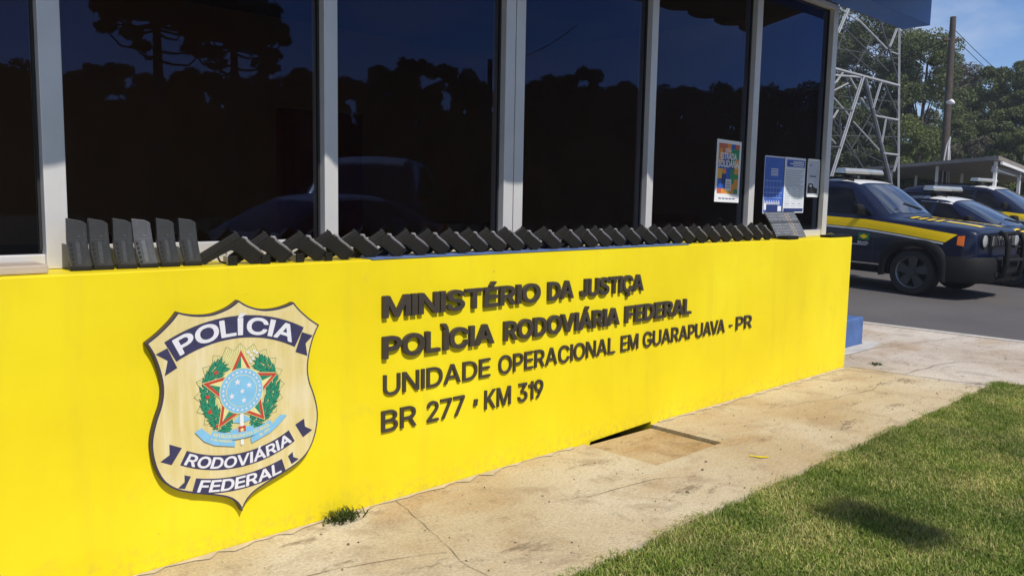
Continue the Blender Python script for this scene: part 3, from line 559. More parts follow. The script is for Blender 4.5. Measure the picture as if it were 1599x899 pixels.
for side in (-1, 1):
    for i in range(25):
        a = R(-68+i*5.3)  # from the bottom up
        for k, rr in enumerate((.111, .126, .141, .155)):
            rr2 = rr+rl.uniform(-.004, .004); aa = a+rl.uniform(-.03, .03)
            p = (side*rr2*math.cos(aa), rr2*math.sin(aa)-.006); di = aa+math.pi/2+(.65, .25, -.2, -.65)[k]
            if side < 0: di = math.pi-di
            lvd.append(leaf(p, di, .035, .0150)); lv.append(leaf(p, di, .030, .0108))
wr = {}
for sd in (0, 1):
    b = MB()
    for i, p in enumerate(lvd[sd*100:sd*100+100]): b.add([(x, -.0329-.00006*(i % 12), z) for x, z in p], [(0, 1, 2, 3)])
    wr[sd] = b.build('wreath_branch', DGRN, ARM, recalc=False)
    b = MB()
    for i, p in enumerate(lv[sd*100:sd*100+100]): b.add([(x, -.0340-.00006*(i % 12), z) for x, z in p], [(0, 1, 2, 3)])
    b.build('leaves', GRN, ARM, recalc=False)
for x, z in [(-.098, .083), (-.132, -.004), (-.125, -.062), (-.095, -.122)]: flat('berry', [[(x+.0085*math.cos(2*math.pi*i/10), z+.0075*math.sin(2*math.pi*i/10)) for i in range(10)]], -.0352, RED, ARM)
flat('blossom', [[(x+.006*math.cos(2*math.pi*i/8), z+.006*math.sin(2*math.pi*i/8)) for i in range(8)] for x, z in [(.03, .145), (.042, .132), (.055, .146), (.066, .138), (.05, .118), (.04, .108)]], -.0352, LILAC, ARM)
# sword and knot, below the star
flat('sword', [[(-.0075, -.08), (.0075, -.08), (.0075, -.150), (-.0075, -.150)], [(-.006, -.190), (.006, -.190), (.007, -.208), (0, -.215), (-.007, -.208)]], -.0354, WHITE, ARM)
flat('sword_guard', [[(-.048, -.146), (-.045, -.163), (.045, -.160), (.048, -.143)], [(-.038, -.118), (-.008, -.095), (-.008, -.125)], [(.038, -.118), (.008, -.095), (.008, -.125)]], -.0357, SKYB, ARM)
flat('sword_guard', [[(-.015, -.138), (.015, -.138), (.015, -.168), (-.015, -.168)]], -.0360, RED, ARM)
st5 = lambda cx, cz, r_, k=.42, rot=0: [(cx+(r_ if i % 2 == 0 else r_*k)*math.sin(rot+math.pi*i/5), cz+(r_ if i % 2 == 0 else r_*k)*math.cos(rot+math.pi*i/5)) for i in range(10)]
flat('sword_guard', [st5(0, -.153, .011)], -.0363, PY, ARM)
# star
flat('star', [st5(0, 0, .163, .50)], -.0366, PY, ARM); flat('star', [st5(0, 0, .158, .50)], -.0369, RED, ARM)
big = st5(0, 0, .134, .50)
flat('star', [[(0, 0), big[i-1], big[i]] for i in range(0, 10, 2)], -.0372, GRN, ARM)
flat('star', [[(0, 0), big[i], big[i+1]] for i in range(0, 10, 2)], -.0372, PY, ARM)
circ = lambda r_, n=48: [(r_*math.sin(2*math.pi*i/n), r_*math.cos(2*math.pi*i/n)) for i in range(n)]
flat('disc', [circ(.0885)], -.0375, PY, ARM); flat('disc', [circ(.086)], -.0378, SKYB, ARM)
flat('disc', [circ(.062)], -.0381, PY, ARM); flat('disc', [circ(.060)], -.0384, SKYB, ARM)
flat('disc_stars', [st5(.074*math.sin(2*math.pi*i/26), .074*math.cos(2*math.pi*i/26), .0068) for i in range(26)]+[st5(x, z, r_, .45) for x, z, r_ in [(-.016, .036, .0135), (.030, .018, .0125), (.002, -.002, .011), (-.040, -.016, .0125), (.008, -.038, .0115)]], -.0387, LILAC, ARM)
# ribbon
rb = flat('ribbon', [arcp(.30, -.44, .44, .026, 0, -.186, True)+arcp(.30, -.44, .44, 0, 0, -.186, True)[::-1], ], -.0372, SKYB, ARM)
flat('ribbon', [[(-.185, -.128), (-.158, -.118), (-.122, -.155), (-.030, -.190), (-.030, -.213), (-.110, -.193), (-.150, -.170)], [(.190, -.127), (.160, -.122), (.118, -.158), (.034, -.190), (.038, -.213), (.116, -.186), (.152, -.162)]], -.0362, SKYB, ARM)
arc_text('REPUBLICA FEDERATIVA DO BRASIL', .245, .0125, .0065, .30, 0, -.186, True, -.0376, PY, ARM, .02)
arc_text('15 de Novembro', .088, .0115, .005, .30, -.083, -.203, True, -.0366, PY, ARM, .02)
arc_text('de 1889', .048, .0115, .006, .30, .092, -.203, True, -.0366, PY, ARM, .02)
for o in list(ARM.children):
    if o.data.materials[0] == PY and o.name.startswith('lettering'):
        dz = o.name.endswith('001'); 
# tilt the two short legends along their ribbon ends
for o, (px_, pz_, a_) in zip([q for q in ARM.children if q.name.startswith('lettering')][1:], [(-.083, -.19, .30), (.092, -.19, -.42)]):
    co = np.array([tuple(v.co) for v in o.data.vertices]); c_, s_ = math.cos(a_), math.sin(a_)
    x = co[:, 0]-px_; z = co[:, 2]-pz_; co[:, 0] = px_+c_*x+s_*z; co[:, 2] = pz_+c_*z-s_*x+.014
    o.data.vertices.foreach_set('co', co.ravel())

# ------------------------------------------------------------------ rifle magazines on the ledge
def ordinal(n): return ['first', 'second', 'third', 'fourth', 'fifth', 'sixth', 'seventh', 'eighth', 'ninth', 'tenth', 'eleventh', 'twelfth', 'thirteenth', 'fourteenth', 'fifteenth'][n-1]
def make_mag(m_, mr_):
    t = thing('rifle_magazine', None, 'magazine')
    L = [(-.033, .180), (-.032, .105), (-.028, .060), (-.018, .014)]; Rr = [(.043, .014), (.036, .060), (.031, .105), (.029, .145), (.027, .163), (.012, .172)]
    b = MB(); b.prism(L+Rr, -.0125, .0125); b.build('body', m_, t, bevel=.0022)
    b = MB(); b.prism([(-.022, 0), (.046, 0), (.045, .014), (-.021, .014)], -.0155, .0155); b.build('floor_plate', BLACK, t, bevel=.003)
    b = MB()
    for k in range(5):
        z = .095-k*.0165; x = -.0255+.0022*k; b.box((x, -.0142, z-.0095), (x+.0085, -.0122, z))
    b.build('rib_column', DARK, t)
    b = MB(); b.prism([(-.008, .100), (.005, .100), (.012, .022), (.000, .022)], -.0142, -.0122)
    for k in range(11): z = .024+k*.0072; x = .021-.0008*k*1.1; b.box((x, -.0140, z), (x+.012, -.0122, z+.0035))
    b.build('grip_ribs', mr_, t)
    b = MB(); b.box((-.030, -.0139, .1035), (.029, -.0122, .1062)); b.box((.0185, -.0139, .120), (.0205, -.0122, .158)); b.box((.0185, -.0139, .156), (.029, -.0122, .158)); b.lathe([(0, -.0139), (.004, -.0139), (.004, -.0122)], 10, (.004, 0, .118)); b.build('raised_edge', mr_, t)
    return t
mag_lab = ['beside the white window post', 'right of the leftmost one', 'before the lighter grey one', 'lighter grey, standing out pale', 'right of the lighter grey one', 'nearest the pistols']
m0 = make_mag(MAGP, RIBP); m3 = None
lite = make_mag(pm('pale_grey_polymer', (.085, .088, .098), .42, 0, .15, 50, .06), pm('light_ribs', (.14, .145, .165), .38, 0, .2, 50))  # one magazine with paler body and ribs than the others
for i, xc in enumerate([.920, .992, 1.072, 1.150, 1.226, 1.312]):
    o = m0 if i == 0 else (lite if i == 3 else copy_tree(m0))
    o.location = (xc, .105, 1.1002); o.rotation_euler = (0, R([1.5, .5, .5, -3.5, -1, -2][i]), R([-6, -4, -8, -14, -6, -9][i]))
    if i == 3: o['label'] = 'pale grey rifle magazine standing upright fourth in the row on the yellow ledge'
    else: o['label'] = ['dark grey rifle magazine upright on the ledge beside the wide white window post', 'dark grey rifle magazine second from the left window post on the yellow ledge', 'dark grey rifle magazine just left of the pale magazine', '', 'dark grey rifle magazine just right of the pale magazine', 'dark grey rifle magazine nearest the first pistol, last of its row'][i]
    o['group'] = 'rifle magazines standing on the ledge'

# ------------------------------------------------------------------ pistols
def make_pistol():
    t = thing('pistol', None, 'pistol')
    # local upright pistol pointing to -x, origin at the rear of the slide; then tipped muzzle-down inside the parts
    T = Matrix.Rotation(R(-33.5), 4, 'Y')
    def put(b, name, m, par=None, bev=.0015, sm=False, seg=2):
        b.v = [tuple(T @ Vector(v)) for v in b.v]; return b.build(name, m, par or t, bevel=bev, seg=seg, smooth=sm)
    b = MB(); b.prism([(-.186, .002), (-.186, .026), (-.182, .030), (-.004, .030), (0, .026), (0, .002)], -.0128, .0128); sl = put(b, 'slide', STEELB, bev=.003)
    b = MB()
    for k in range(6): b.box((-.008-.005*k, -.0136, .006), (-.0055-.005*k, -.0126, .027))
    put(b, 'serrations', DARK, sl, 0)
    b = MB(); b.box((-.010, -.006, .0295), (-.004, .006, .035)); put(b, 'rear_sight', DARK, sl, 0)
    b = MB(); b.box((-.180, -.002, .0295), (-.174, .002, .034)); put(b, 'front_sight', DARK, sl, 0)
    b = MB(); b.lathe([(.0045, -.192), (.007, -.192), (.007, -.183)], 14); b.v = [(y, x, z+.017) for x, y, z in b.v]; put(b, 'barrel', STEELB, bev=0)
    b = MB(); b.prism([(-.170, .0018), (-.170, -.014), (-.100, -.016), (-.060, -.019), (-.045, -.030), (.000, -.030), (.010, -.012), (.012, .0018)], -.0135, .0135); put(b, 'frame', BLACK, bev=.003)
    b = MB(); b.prism([(-.056, -.020), (-.046, -.040), (-.022, -.112), (.037, -.101), (.028, -.070), (.018, -.045), (.010, -.026), (.017, -.008), (.010, -.0005), (-.02, -.004)], -.0155, .0155); put(b, 'grip', BLACK, bev=.0125, sm=60, seg=5)
    b = MB(); b.tube([(-.112, 0, -.014), (-.114, 0, -.036), (-.104, 0, -.049), (-.076, 0, -.052), (-.050, 0, -.050)], .0042, 6); put(b, 'trigger_guard', BLACK, bev=0, sm=True)
    b = MB(); b.tube([(-.080, 0, -.016), (-.078, 0, -.028), (-.085, 0, -.040)], .0035, 6); put(b, 'trigger', GALV, bev=0, sm=True)
    b = MB(); b.tube([(.004, -.0115, .001), (.014, -.0125, -.010), (.0125, -.0125, -.024), (.019, -.0125, -.043), (.028, -.0125, -.068), (.036, -.0120, -.099)], [.004, .0070, .0064, .0062, .0062, .004], 8); put(b, 'grip_sheen', GRIP_SHEEN, bev=0, sm=True)  # added pale tube, its colour stands in for the sheen along the grip
    b = MB(); b.prism([(-.024, -.1125), (.036, -.1015), (.038, -.109), (-.026, -.121)], -.0148, .0148); put(b, 'magazine_base', BLACK, bev=.003)
    return t
HL = [1.548, 1.669, 1.828, 1.959, 2.096, 2.231, 2.365, 2.494, 2.625, 2.75, 2.862, 2.998, 3.125, 3.282, 3.437, 3.578, 3.695, 3.835, 3.975, 4.126, 4.264, 4.407, 4.542, 4.695, 4.84, 4.99, 5.137, 5.282, 5.422, 5.549]
p0 = make_pistol(); rp_ = random.Random(11)
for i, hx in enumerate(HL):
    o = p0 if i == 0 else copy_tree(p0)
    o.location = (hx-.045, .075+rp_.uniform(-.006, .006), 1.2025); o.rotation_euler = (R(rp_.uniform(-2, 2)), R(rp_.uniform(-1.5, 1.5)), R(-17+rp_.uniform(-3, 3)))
    n = i+1
    extra = ''
    o['label'] = ('black pistol on ledge, %s' % ('nearest the rifle magazines' if n == 1 else 'nearest the grey cartridge tray' if n == 30 else
                 ('%s of the row counting from the rifle magazines' % ordinal(n) if n <= 15 else '%s of the row counting from the cartridge tray' % ordinal(31-n)))) + extra
    o['group'] = 'pistols lined up on the ledge'
# spare pistol magazines lying end-on under the first pistols
for i, (x, txt) in enumerate([(1.448, 'first'), (1.585, 'second'), (1.735, 'third'), (1.868, 'fourth')]):
    t = thing('pistol_magazine', 'black pistol magazine lying end on under the %s pistol from the left' % txt, 'magazine', (x, .03, 1.1005), (0, 0, R(-10+3*i)), 'loose pistol magazines on the ledge')
    b = MB(); b.box((-.011, .006, 0), (.011, .095, .030)); b.build('body', GALV, t, bevel=.002)
    b = MB(); b.box((-.017, -.004, 0), (.017, .006, .036)); b.build('base_plate', BLACK, t, bevel=.002)
b = MB(); b.box((2.06, -.004, 1.1006), (4.46, .165, 1.1050))
for i in range(16):
    pass
tag(b.build('blue_cloth', pm('blue_cloth', (.10, .16, .36), .7, 0, .3, 9, .4)), 'thin blue cloth strip lying on the ledge under the middle pistols', 'cloth')

# cartridge tray leaning at the window, two black rubber blocks
t = thing('cartridge_tray', 'translucent grey cartridge tray leaning on the window under the blue poster', 'tray', (6.02, .14, 1.1))
TR = pm('clear_grey_plastic', (.22, .225, .235), .25, 0, .25, 30)
def tray_pt(u, k): # k 0..1 up, leaning back
    return (-.23+u*.46-.045*k+(.02*k*k), -.03+.105*k-.035*k*(1-k), .004+.195*k)
b = MB(); nu, nk = 22, 8; vs = [tray_pt(i/nu, j/nk) for j in range(nk+1) for i in range(nu+1)]
fs = [(j*(nu+1)+i, j*(nu+1)+i+1, (j+1)*(nu+1)+i+1, (j+1)*(nu+1)+i) for j in range(nk) for i in range(nu)]
m_ = len(vs); vs2 = [(x, y+.012, z) for x, y, z in vs]
b.add(vs+vs2, fs+[tuple(q+m_ for q in f[::-1]) for f in fs]); b.build('sheet', TR, t, recalc=False)
b = MB(); b2 = MB(); b3 = MB()
for i in range(12):
    tgt = MB()
    for j in range(9):
        x, y, z = tray_pt((i+.22)/12, (j+.15)/9.4); x1, y1, z1 = tray_pt((i+.78)/12, (j+.72)/9.4)
        tgt.add([(x, y-.004, z), (x1, y-.004, z), (x1, y1-.004, z1), (x, y1-.004, z1)], [(0, 1, 2, 3)])
    tgt.build('cartridge_column', pm('brassy_cells', (.36, .27, .18), .4, .2, .3, 40) if i in (7, 8) else pm('smoke_cells', (.075, .075, .082), .3, 0, .3, 40), t, recalc=False)
for q, (xa, za) in enumerate(((0, .62), (0, .999))):
    b3.bar(Vector(tray_pt(0, za))+Vector((0, -.006, 0)), Vector(tray_pt(1, za))+Vector((0, -.006, 0)), .004)
b3.build('edge_band', RIBP, t)
for x0, x1, nm, lab in [(5.735, 5.905, 'rubber_block', 'small black rubber block at the foot of the cartridge tray'), (6.43, 6.80, 'rubber_block', 'long black rubber block on the ledge at the right end of the wall')]:
    t = thing(nm, lab, 'block', ((x0+x1)/2, .03, 1.1005)); h = .026 if x1 < 6 else .020
    b = MB(); L = (x1-x0)/2; b.prism([(-L, 0), (L, 0), (L, h), (-L, h)], -.03, .055)
    b.build('body', BLACK, t, bevel=.006)
    b = MB(); nn = int(L*2/.028)
    for k in range(nn): x = -L+.012+k*.028; b.box((x, -.034, .003), (x+.014, -.029, h-.003))
    b.build('ridge', DARK, t)

# ------------------------------------------------------------------ posters taped on the glass
def poster(name, x0, x1, z0, z1, lab, m, skew=0):
    t = thing(name, lab, 'poster', ((x0+x1)/2, GLASS_Y-.004, (z0+z1)/2), (0, R(skew), 0))
    W, H = (x1-x0)/2, (z1-z0)/2
    b = MB(); b.box((-W, 0, -H), (W, .0015, H)); b.build('sheet', m, t); return t, W, H
def ink(t, name, rects, m, lvl=1):
    b = MB()
    for x0, z0, x1, z1 in rects: y = -.0007*lvl; b.add([(x0, y, z0), (x1, y, z0), (x1, y, z1), (x0, y, z1)], [(0, 1, 2, 3)])
    return b.build(name, m, t, recalc=False)
def ptext(t, s, cx, z, width, hgt, m, lvl=3, bold=.01, name='lettering'):
    v, f = text_data(s, 0, bold); q = np.zeros_like(v); q[:, 0] = cx+((v[:, 0]-v[:, 0].min())/np.ptp(v[:, 0])-.5)*width; q[:, 2] = z+v[:, 1]/CAPH*hgt; q[:, 1] = -.0007*lvl
    b = MB(); b.add(q, f); return b.build(name, m, t, recalc=False)
PAPER = pm('white_paper', (.80, .80, .80), .6, 0, .03, 5)
cols = {'o': pm('orange_ink', (.72, .27, .04), .5, 0, .08, 20), 'r': pm('brick_ink', (.55, .12, .05), .5, 0, .08, 20), 'b': pm('blue_ink', (.03, .10, .42), .5, 0, .08, 20), 'g': pm('green_ink', (.02, .25, .10), .5, 0, .08, 20), 'y': pm('amber_ink', (.75, .42, .06), .5, 0, .08, 20), 'n': pm('navy_ink', (.02, .04, .16), .5, 0, .08, 20)}
t, W, H = poster('road_poster', 5.113, 5.436, 1.367, 1.803, 'patchwork orange, green and blue poster reading ESTRADA SOLIDÁRIA taped on the glass', PAPER, 1)
grid = ['rrobr', 'orogg', 'obbgg', 'obngo', 'bbbny', 'yobgo', 'ynbgg', 'bnbgo', 'bbboo', 'royog']
cw = (2*W-.05)/5; ch = (2*H-.085)/10
for key, mm in cols.items():
    rc = [(-W+.025+i*cw, H-.025-(j+1)*ch, -W+.025+(i+1)*cw, H-.025-j*ch) for j, row in enumerate(grid) for i, k in enumerate(row) if k == key]
    if rc: ink(t, 'colour_patch', rc, mm)
ptext(t, 'ESTRADA', -.005, .085, .215, .042, WHITE, 3, .03); ptext(t, 'SOLIDÁRIA', .0, .030, .27, .045, WHITE, 3, .03)
ink(t, 'text_line', [(-.055, .145, .03, .150), (-.055, .135, .02, .140), (-.055, .155, .01, .160)], WHITE, 2)
ink(t, 'label_patch', [(-.03, -.135, .045, -.055)], WHITE, 2); ink(t, 'text_line', [(-.02, -.120+.012*k, .035, -.116+.012*k) for k in range(5)], cols['n'], 3)
ink(t, 'text_line', [(-.11+.045*k, -H+.022, -.11+.045*k+.034, -H+.030) for k in range(5)], cols['n'], 1)
t, W, H = poster('blue_poster', 5.780, 6.084, 1.285, 1.722, 'blue chart poster with pale grid lines, leftmost of the papers on the last window', pm('poster_blue', (.04, .12, .50), .5, 0, .12, 8))
ink(t, 'grid_line', [(-W+.02, z, W-.02, z+.004) for z in (-.10, -.06, -.02, .03)]+[(x, -.10, x+.003, .03) for x in (-.10, -.05, 0, .05, .10)], pm('pale_blue_ink', (.35, .45, .75), .5), 1)
ink(t, 'text_line', [(-.05, .12-.012*k, .06, .125-.012*k) for k in range(5)], WHITE, 1); ink(t, 'white_border', [(-W, -H, W, -H+.008), (-W, H-.008, W, H), (-W, -H, -W+.006, H)], PAPER, 2)
ink(t, 'text_line', [(-W+.02+.012*k, -.15, -W+.027+.012*k, -.115-.01*(k % 3)) for k in range(20)], WHITE, 1)
ink(t, 'logo_patch', [(W-.075, -.20, W-.02, -.16), (-W+.015, -.19, -W+.05, -.14)], PAPER, 2); ink(t, 'dark_panel', [(-W+.055, -H+.012, W-.08, -H+.07)], cols['n'], 1)
t, W, H = poster('notice_sheet', 6.094, 6.433, 1.292, 1.725, 'white printed notice with blue header band and small boxed diagrams on the window', pm('notice_paper', (.68, .72, .78), .6, 0, .04, 8))
ink(t, 'header_band', [(-W+.03, H-.075, W-.008, H-.018)], cols['b'], 1); ink(t, 'footer_band', [(-W+.01, -H+.008, W-.01, -H+.035)], cols['n'], 1)
ink(t, 'text_line', [(-.04, H-.038, W-.03, H-.030), (-.09, H-.052, W-.03, H-.045), (-.04, H-.066, W-.03, H-.060)], WHITE, 2)
ink(t, 'text_line', [(-W+.02, H-.10-.014*k, W-.02-.03*(k % 3), H-.096-.014*k) for k in range(10)], pm('grey_ink', (.25, .28, .33), .5), 1)
bx = []
for j in range(3):
    for i in range(3):
        x0 = -W+.03+i*.10; z0 = -.05-j*.058; bx += [(x0, z0, x0+.07, z0+.002), (x0, z0+.04, x0+.07, z0+.042), (x0, z0, x0+.002, z0+.042), (x0+.07, z0, x0+.072, z0+.042), (x0+.015, z0+.018, x0+.055, z0+.024)]
ink(t, 'boxed_diagram', bx, pm('grey_ink', (.25, .28, .33)), 1)
t, W, H = poster('photo_sheet', 6.468, 6.683, 1.420, 1.728, 'pale grey photo print showing vehicles, rightmost paper on the last window', pm('photo_paper', (.50, .54, .62), .5, 0, .12, 6))
ink(t, 'white_border', [(-W, -H, W, -H+.014), (-W, H-.014, W, H), (-W, -H, -W+.010, H), (W-.010, -H, W, H)], PAPER, 1)
b = MB(); b.add([(x, -.001, z) for x, z in [(-.085, -.125), (.075, -.125), (.080, -.085), (.02, -.075), (-.01, -.045), (-.075, -.045), (-.088, -.08)]], [tuple(range(7))]); b.build('vehicle_print', DARK, t, recalc=False)
ink(t, 'text_line', [(-.07, .10, -.03, .106), (-.06, .01, .05, .018)], DARK, 1); ink(t, 'vehicle_print', [(-.06, -.07, -.02, -.055)], PAPER, 2)

# ------------------------------------------------------------------ small things at the wall
b = MB(); b.box((6.95, .40, -.01), (8.14, 1.3, .27)); tag(b.build('blue_block', BLUEB, None, bevel=.02, seg=3), 'low blue painted concrete block behind the right end of the yellow wall', 'block')
b = MB(); b.add([(6.9, .24, .004), (7.9, .22, .004), (8.35, .30, .004), (8.30, .5, .004), (8.15, .398, .004), (6.9, .398, .004)], [tuple(range(6))]); structure(b.build('whitewash_patch', pm('whitewash', (.52, .49, .45), .9, 0, .15, 6)))

rl2 = random.Random(21); b = MB()
for i in range(300):
    x = rl2.uniform(.6, 9.2); y = -1.02*rl2.random()**.6 if x < 7 else rl2.uniform(-1.5, 2.0)
    if PX0-.05 < x < PX1+.05 and y > PY0-.05: continue
    r0 = rl2.uniform(.0025, .0075)*(1 if rl2.random() < .9 else 1.8); a0 = rl2.uniform(0, 6.28); zt = .003+r0*rl2.uniform(.3, .9)
    ring_ = [(x+r0*rl2.uniform(.6, 1.3)*math.cos(a0+k*1.2566), y+r0*rl2.uniform(.4, 1.1)*math.sin(a0+k*1.2566), .001) for k in range(5)]
    b.add(ring_+[(x, y, zt)], [(k, (k+1) % 5, 5) for k in range(5)])
tag(b.build('litter', mat_leaf('grit_and_leaf_bits', (.10, .065, .035), (.26, .19, .11), (.45, .38, .28), 3)), 'scattered grit and dry leaf bits on the concrete walkway', 'grit', kind='stuff')
def blade_mesh(name, P, hgt, wid, lean, rng, m, parent=None):
    n = len(P); a = rng.uniform(0, 2*np.pi, n); la = rng.uniform(0, 2*np.pi, n); ln = lean*rng.uniform(.2, 1.0, n)
    d = np.stack([np.cos(a), np.sin(a), 0*a], 1); l = np.stack([np.cos(la), np.sin(la), 0*la], 1)
    h = hgt[:, None]; wv = wid[:, None]; z = np.array([0, 0, 1.0])
    base = P; mid = P + z*h*.6 + l*(ln[:, None]*h*.35); tip = P + z*h*(1-.25*ln[:, None]) + l*(ln[:, None]*h*1.0)
    V = np.stack([base-d*wv/2, base+d*wv/2, mid+d*wv*.4, mid-d*wv*.4, tip], 1).reshape(-1, 3)
    me = bpy.data.meshes.new(name); me.vertices.add(5*n); me.vertices.foreach_set('co', V.ravel().astype(np.float32))
    i = np.arange(n)*5; loops = np.stack([i, i+1, i+2, i+3, i+3, i+2, i+4], 1).ravel(); me.loops.add(7*n); me.loops.foreach_set('vertex_index', loops.astype(np.int32))
    st = np.stack([np.arange(n)*7, np.arange(n)*7+4], 1).ravel(); me.polygons.add(2*n); me.polygons.foreach_set('loop_start', st.astype(np.int32))
    me.polygons.foreach_set('use_smooth', np.ones(2*n, dtype=bool)); me.materials.append(m); me.update(calc_edges=True); me.validate()
    o = bpy.data.objects.new(name, me); link(o, parent); return o
GRASS = mat_leaf('lawn_grass', (.145, .23, .034), (.26, .345, .066), (.56, .51, .22), 1.6, True)
WEED = mat_leaf('weed_leaf', (.03, .06, .012), (.06, .10, .02), (.12, .14, .04), 4)
rng = np.random.default_rng(4)
def project(P):
    v = P-CAM_O; z = v@_f; return 799.5+CAM_F*(v@_r)/z, 449.5-CAM_F*(v@_u)/z, z
b = MB(); b.box((-8, -5.2, -.12), (7.278, -1.043, -.022)); LAWNSOIL = mat_leaf('lawn_thatch', (.06, .075, .025), (.08, .09, .03), (.15, .12, .06), 2.0)
ms, nts, bs = newmat('lawn_soil'); cs = ramp(nts, noise(nts, 40, 6, .7), [(.3, (.075, .105, .024)), (.6, (.135, .165, .045)), (.8, (.26, .23, .10))]); nts.links.new(cs, bs.inputs['Base Color']); bs.inputs['Roughness'].default_value = 1; bump(nts, bs, noise(nts, 60, 5, .7), .8, .02)
structure(b.build('lawn', ms))
C = np.stack([rng.uniform(-2, 7.30, 900000), rng.uniform(-5.0, -1.0, 900000), np.full(900000, -.022)], 1)
x, y, z = project(C); inv = (z > .5) & (x > -60) & (x < 1680) & (y < 990)
keep = inv | (rng.uniform(0, 1, len(C)) < np.where((C[:, 1] > -3.7) & (C[:, 0] > .2), .42, .14)); rag = -1.035+.018*np.sin(C[:, 0]*9)+.014*np.sin(C[:, 0]*23+1)+rng.normal(0, .012, len(C)); keep &= C[:, 1] < rag; C = C[keep]
edge = np.minimum(np.abs(C[:, 1]+1.03), np.abs(C[:, 0]-7.29)); 
patch = np.sin(C[:, 0]*3.1+1.7*np.sin(C[:, 1]*2.3))*np.sin(C[:, 1]*4.3+np.sin(C[:, 0]*2.9))
hg = rng.uniform(.014, .030, len(C))*(1+.25*patch)+.018*np.exp(-edge/.05)
lawn = blade_mesh('lawn_grass', C, hg, rng.uniform(.0025, .0050, len(C)), 1.15, rng, GRASS)
tag(lawn, 'short mown green lawn with straw coloured patches beside the walkway', 'grass', kind='stuff')
n = 190; a = rng.uniform(0, 2*np.pi, n); r_ = np.minimum(.075, np.abs(rng.normal(0, .036, n))); P = np.stack([1.885+r_*np.cos(a)*1.5, -.035-np.abs(r_*np.sin(a))*.8, np.zeros(n)], 1)
tag(blade_mesh('grass_tuft', P, rng.uniform(.03, .065, n), rng.uniform(.004, .007, n), 1.7, rng, WEED), 'small spiky green grass tuft growing at the foot of the yellow wall', 'plant')
n = 60; P = np.stack([7.18+rng.normal(0, .03, n), -.13+rng.normal(0, .02, n), np.zeros(n)], 1)
tag(blade_mesh('weed', P, rng.uniform(.01, .03, n), rng.uniform(.006, .012, n), 1.6, rng, WEED), 'tiny green weed in a crack past the right end of the yellow wall', 'plant')

# ------------------------------------------------------------------ trees
def leaf_cloud(name, centres, radii, per, size, rng, m, parent, flat_=1.0):
    P = []
    for c_, r_ in zip(centres, radii):
        d = rng.normal(0, 1, (per, 3)); d /= np.linalg.norm(d, axis=1)[:, None]
        P.append(np.array(c_)+d*(r_*rng.uniform(.35, 1, per)**.6)[:, None]*np.array([1, 1, flat_]))
    P = np.concatenate(P); n = len(P)
    a = rng.normal(0, 1, (n, 3)); a /= np.linalg.norm(a, axis=1)[:, None]; b_ = np.cross(a, rng.normal(0, 1, (n, 3))); b_ /= np.linalg.norm(b_, axis=1)[:, None]
    s = (size*rng.uniform(.6, 1.4, n))[:, None]
    V = np.stack([P-a*s, P+b_*s*.45, P+a*s, P-b_*s*.45], 1).reshape(-1, 3)
    me = bpy.data.meshes.new(name); me.vertices.add(4*n); me.vertices.foreach_set('co', V.ravel().astype(np.float32))
    me.loops.add(4*n); me.loops.foreach_set('vertex_index', np.arange(4*n, dtype=np.int32)); me.polygons.add(n); me.polygons.foreach_set('loop_start', (np.arange(n)*4).astype(np.int32))
    me.materials.append(m); me.update(calc_edges=True); me.validate()
    o = bpy.data.objects.new(name, me); link(o, parent); return o
LEAFS = {'dark': mat_leaf('dark_foliage', (.048, .068, .034), (.088, .116, .052), (.15, .17, .075)),
         'mid': mat_leaf('mid_foliage', (.078, .114, .044), (.140, .176, .070), (.22, .23, .10)),
         'bright': mat_leaf('bright_foliage', (.10, .145, .046), (.175, .215, .070), (.26, .27, .10)),
         'dry': mat_leaf('dry_foliage', (.105, .098, .070), (.16, .145, .105), (.23, .21, .145))}
def tree(base, h, rad, kind, label, seed, group, clumps=46, per=260, size=.13, low=.25, name='tree', trunk_r=.16, squash=1.0):
    rg = np.random.default_rng(seed); t = thing(name, label, 'tree', tuple(base), group=group)
    cc = []; rr = []
    for i in range(clumps):
        u = rg.uniform(0, 1); zz = low*h+(h*(1-low)-rad*.25)*u
        prof = math.sin(math.pi*min(1, .12+.80*u))**.6
        a = rg.uniform(0, 2*math.pi); q = rad*prof*math.sqrt(rg.uniform(.15, 1))
        cc.append((q*math.cos(a), q*math.sin(a), zz)); rr.append(rad*rg.uniform(.10, .30))
    leaf_cloud('crown', cc, rr, per, size, rg, LEAFS[kind], t, .8)
    b = MB(); lean = rg.uniform(-.05, .05, 2)*h
    b.tube([(0, 0, -.2), (lean[0]*.4, lean[1]*.4, h*.35), (lean[0], lean[1], h*.8)], [trunk_r, trunk_r*.75, trunk_r*.3], 8)
    for k in range(0, clumps, 3):
        c_ = cc[k]; z0 = min(c_[2]*.75, h*.7)
        if k % 2: continue
        b.tube([(lean[0]*.4, lean[1]*.4, z0*.7), (c_[0]*.5, c_[1]*.5, (z0*.7+c_[2])/2+.1), c_], [trunk_r*.28, trunk_r*.15, trunk_r*.05], 5)
    b.build('trunk', BARK, t, smooth=True); return t
def gpt(px, d): P = at(px, 315, d); return np.array([P[0], P[1], lot_z(P[1])-.1])
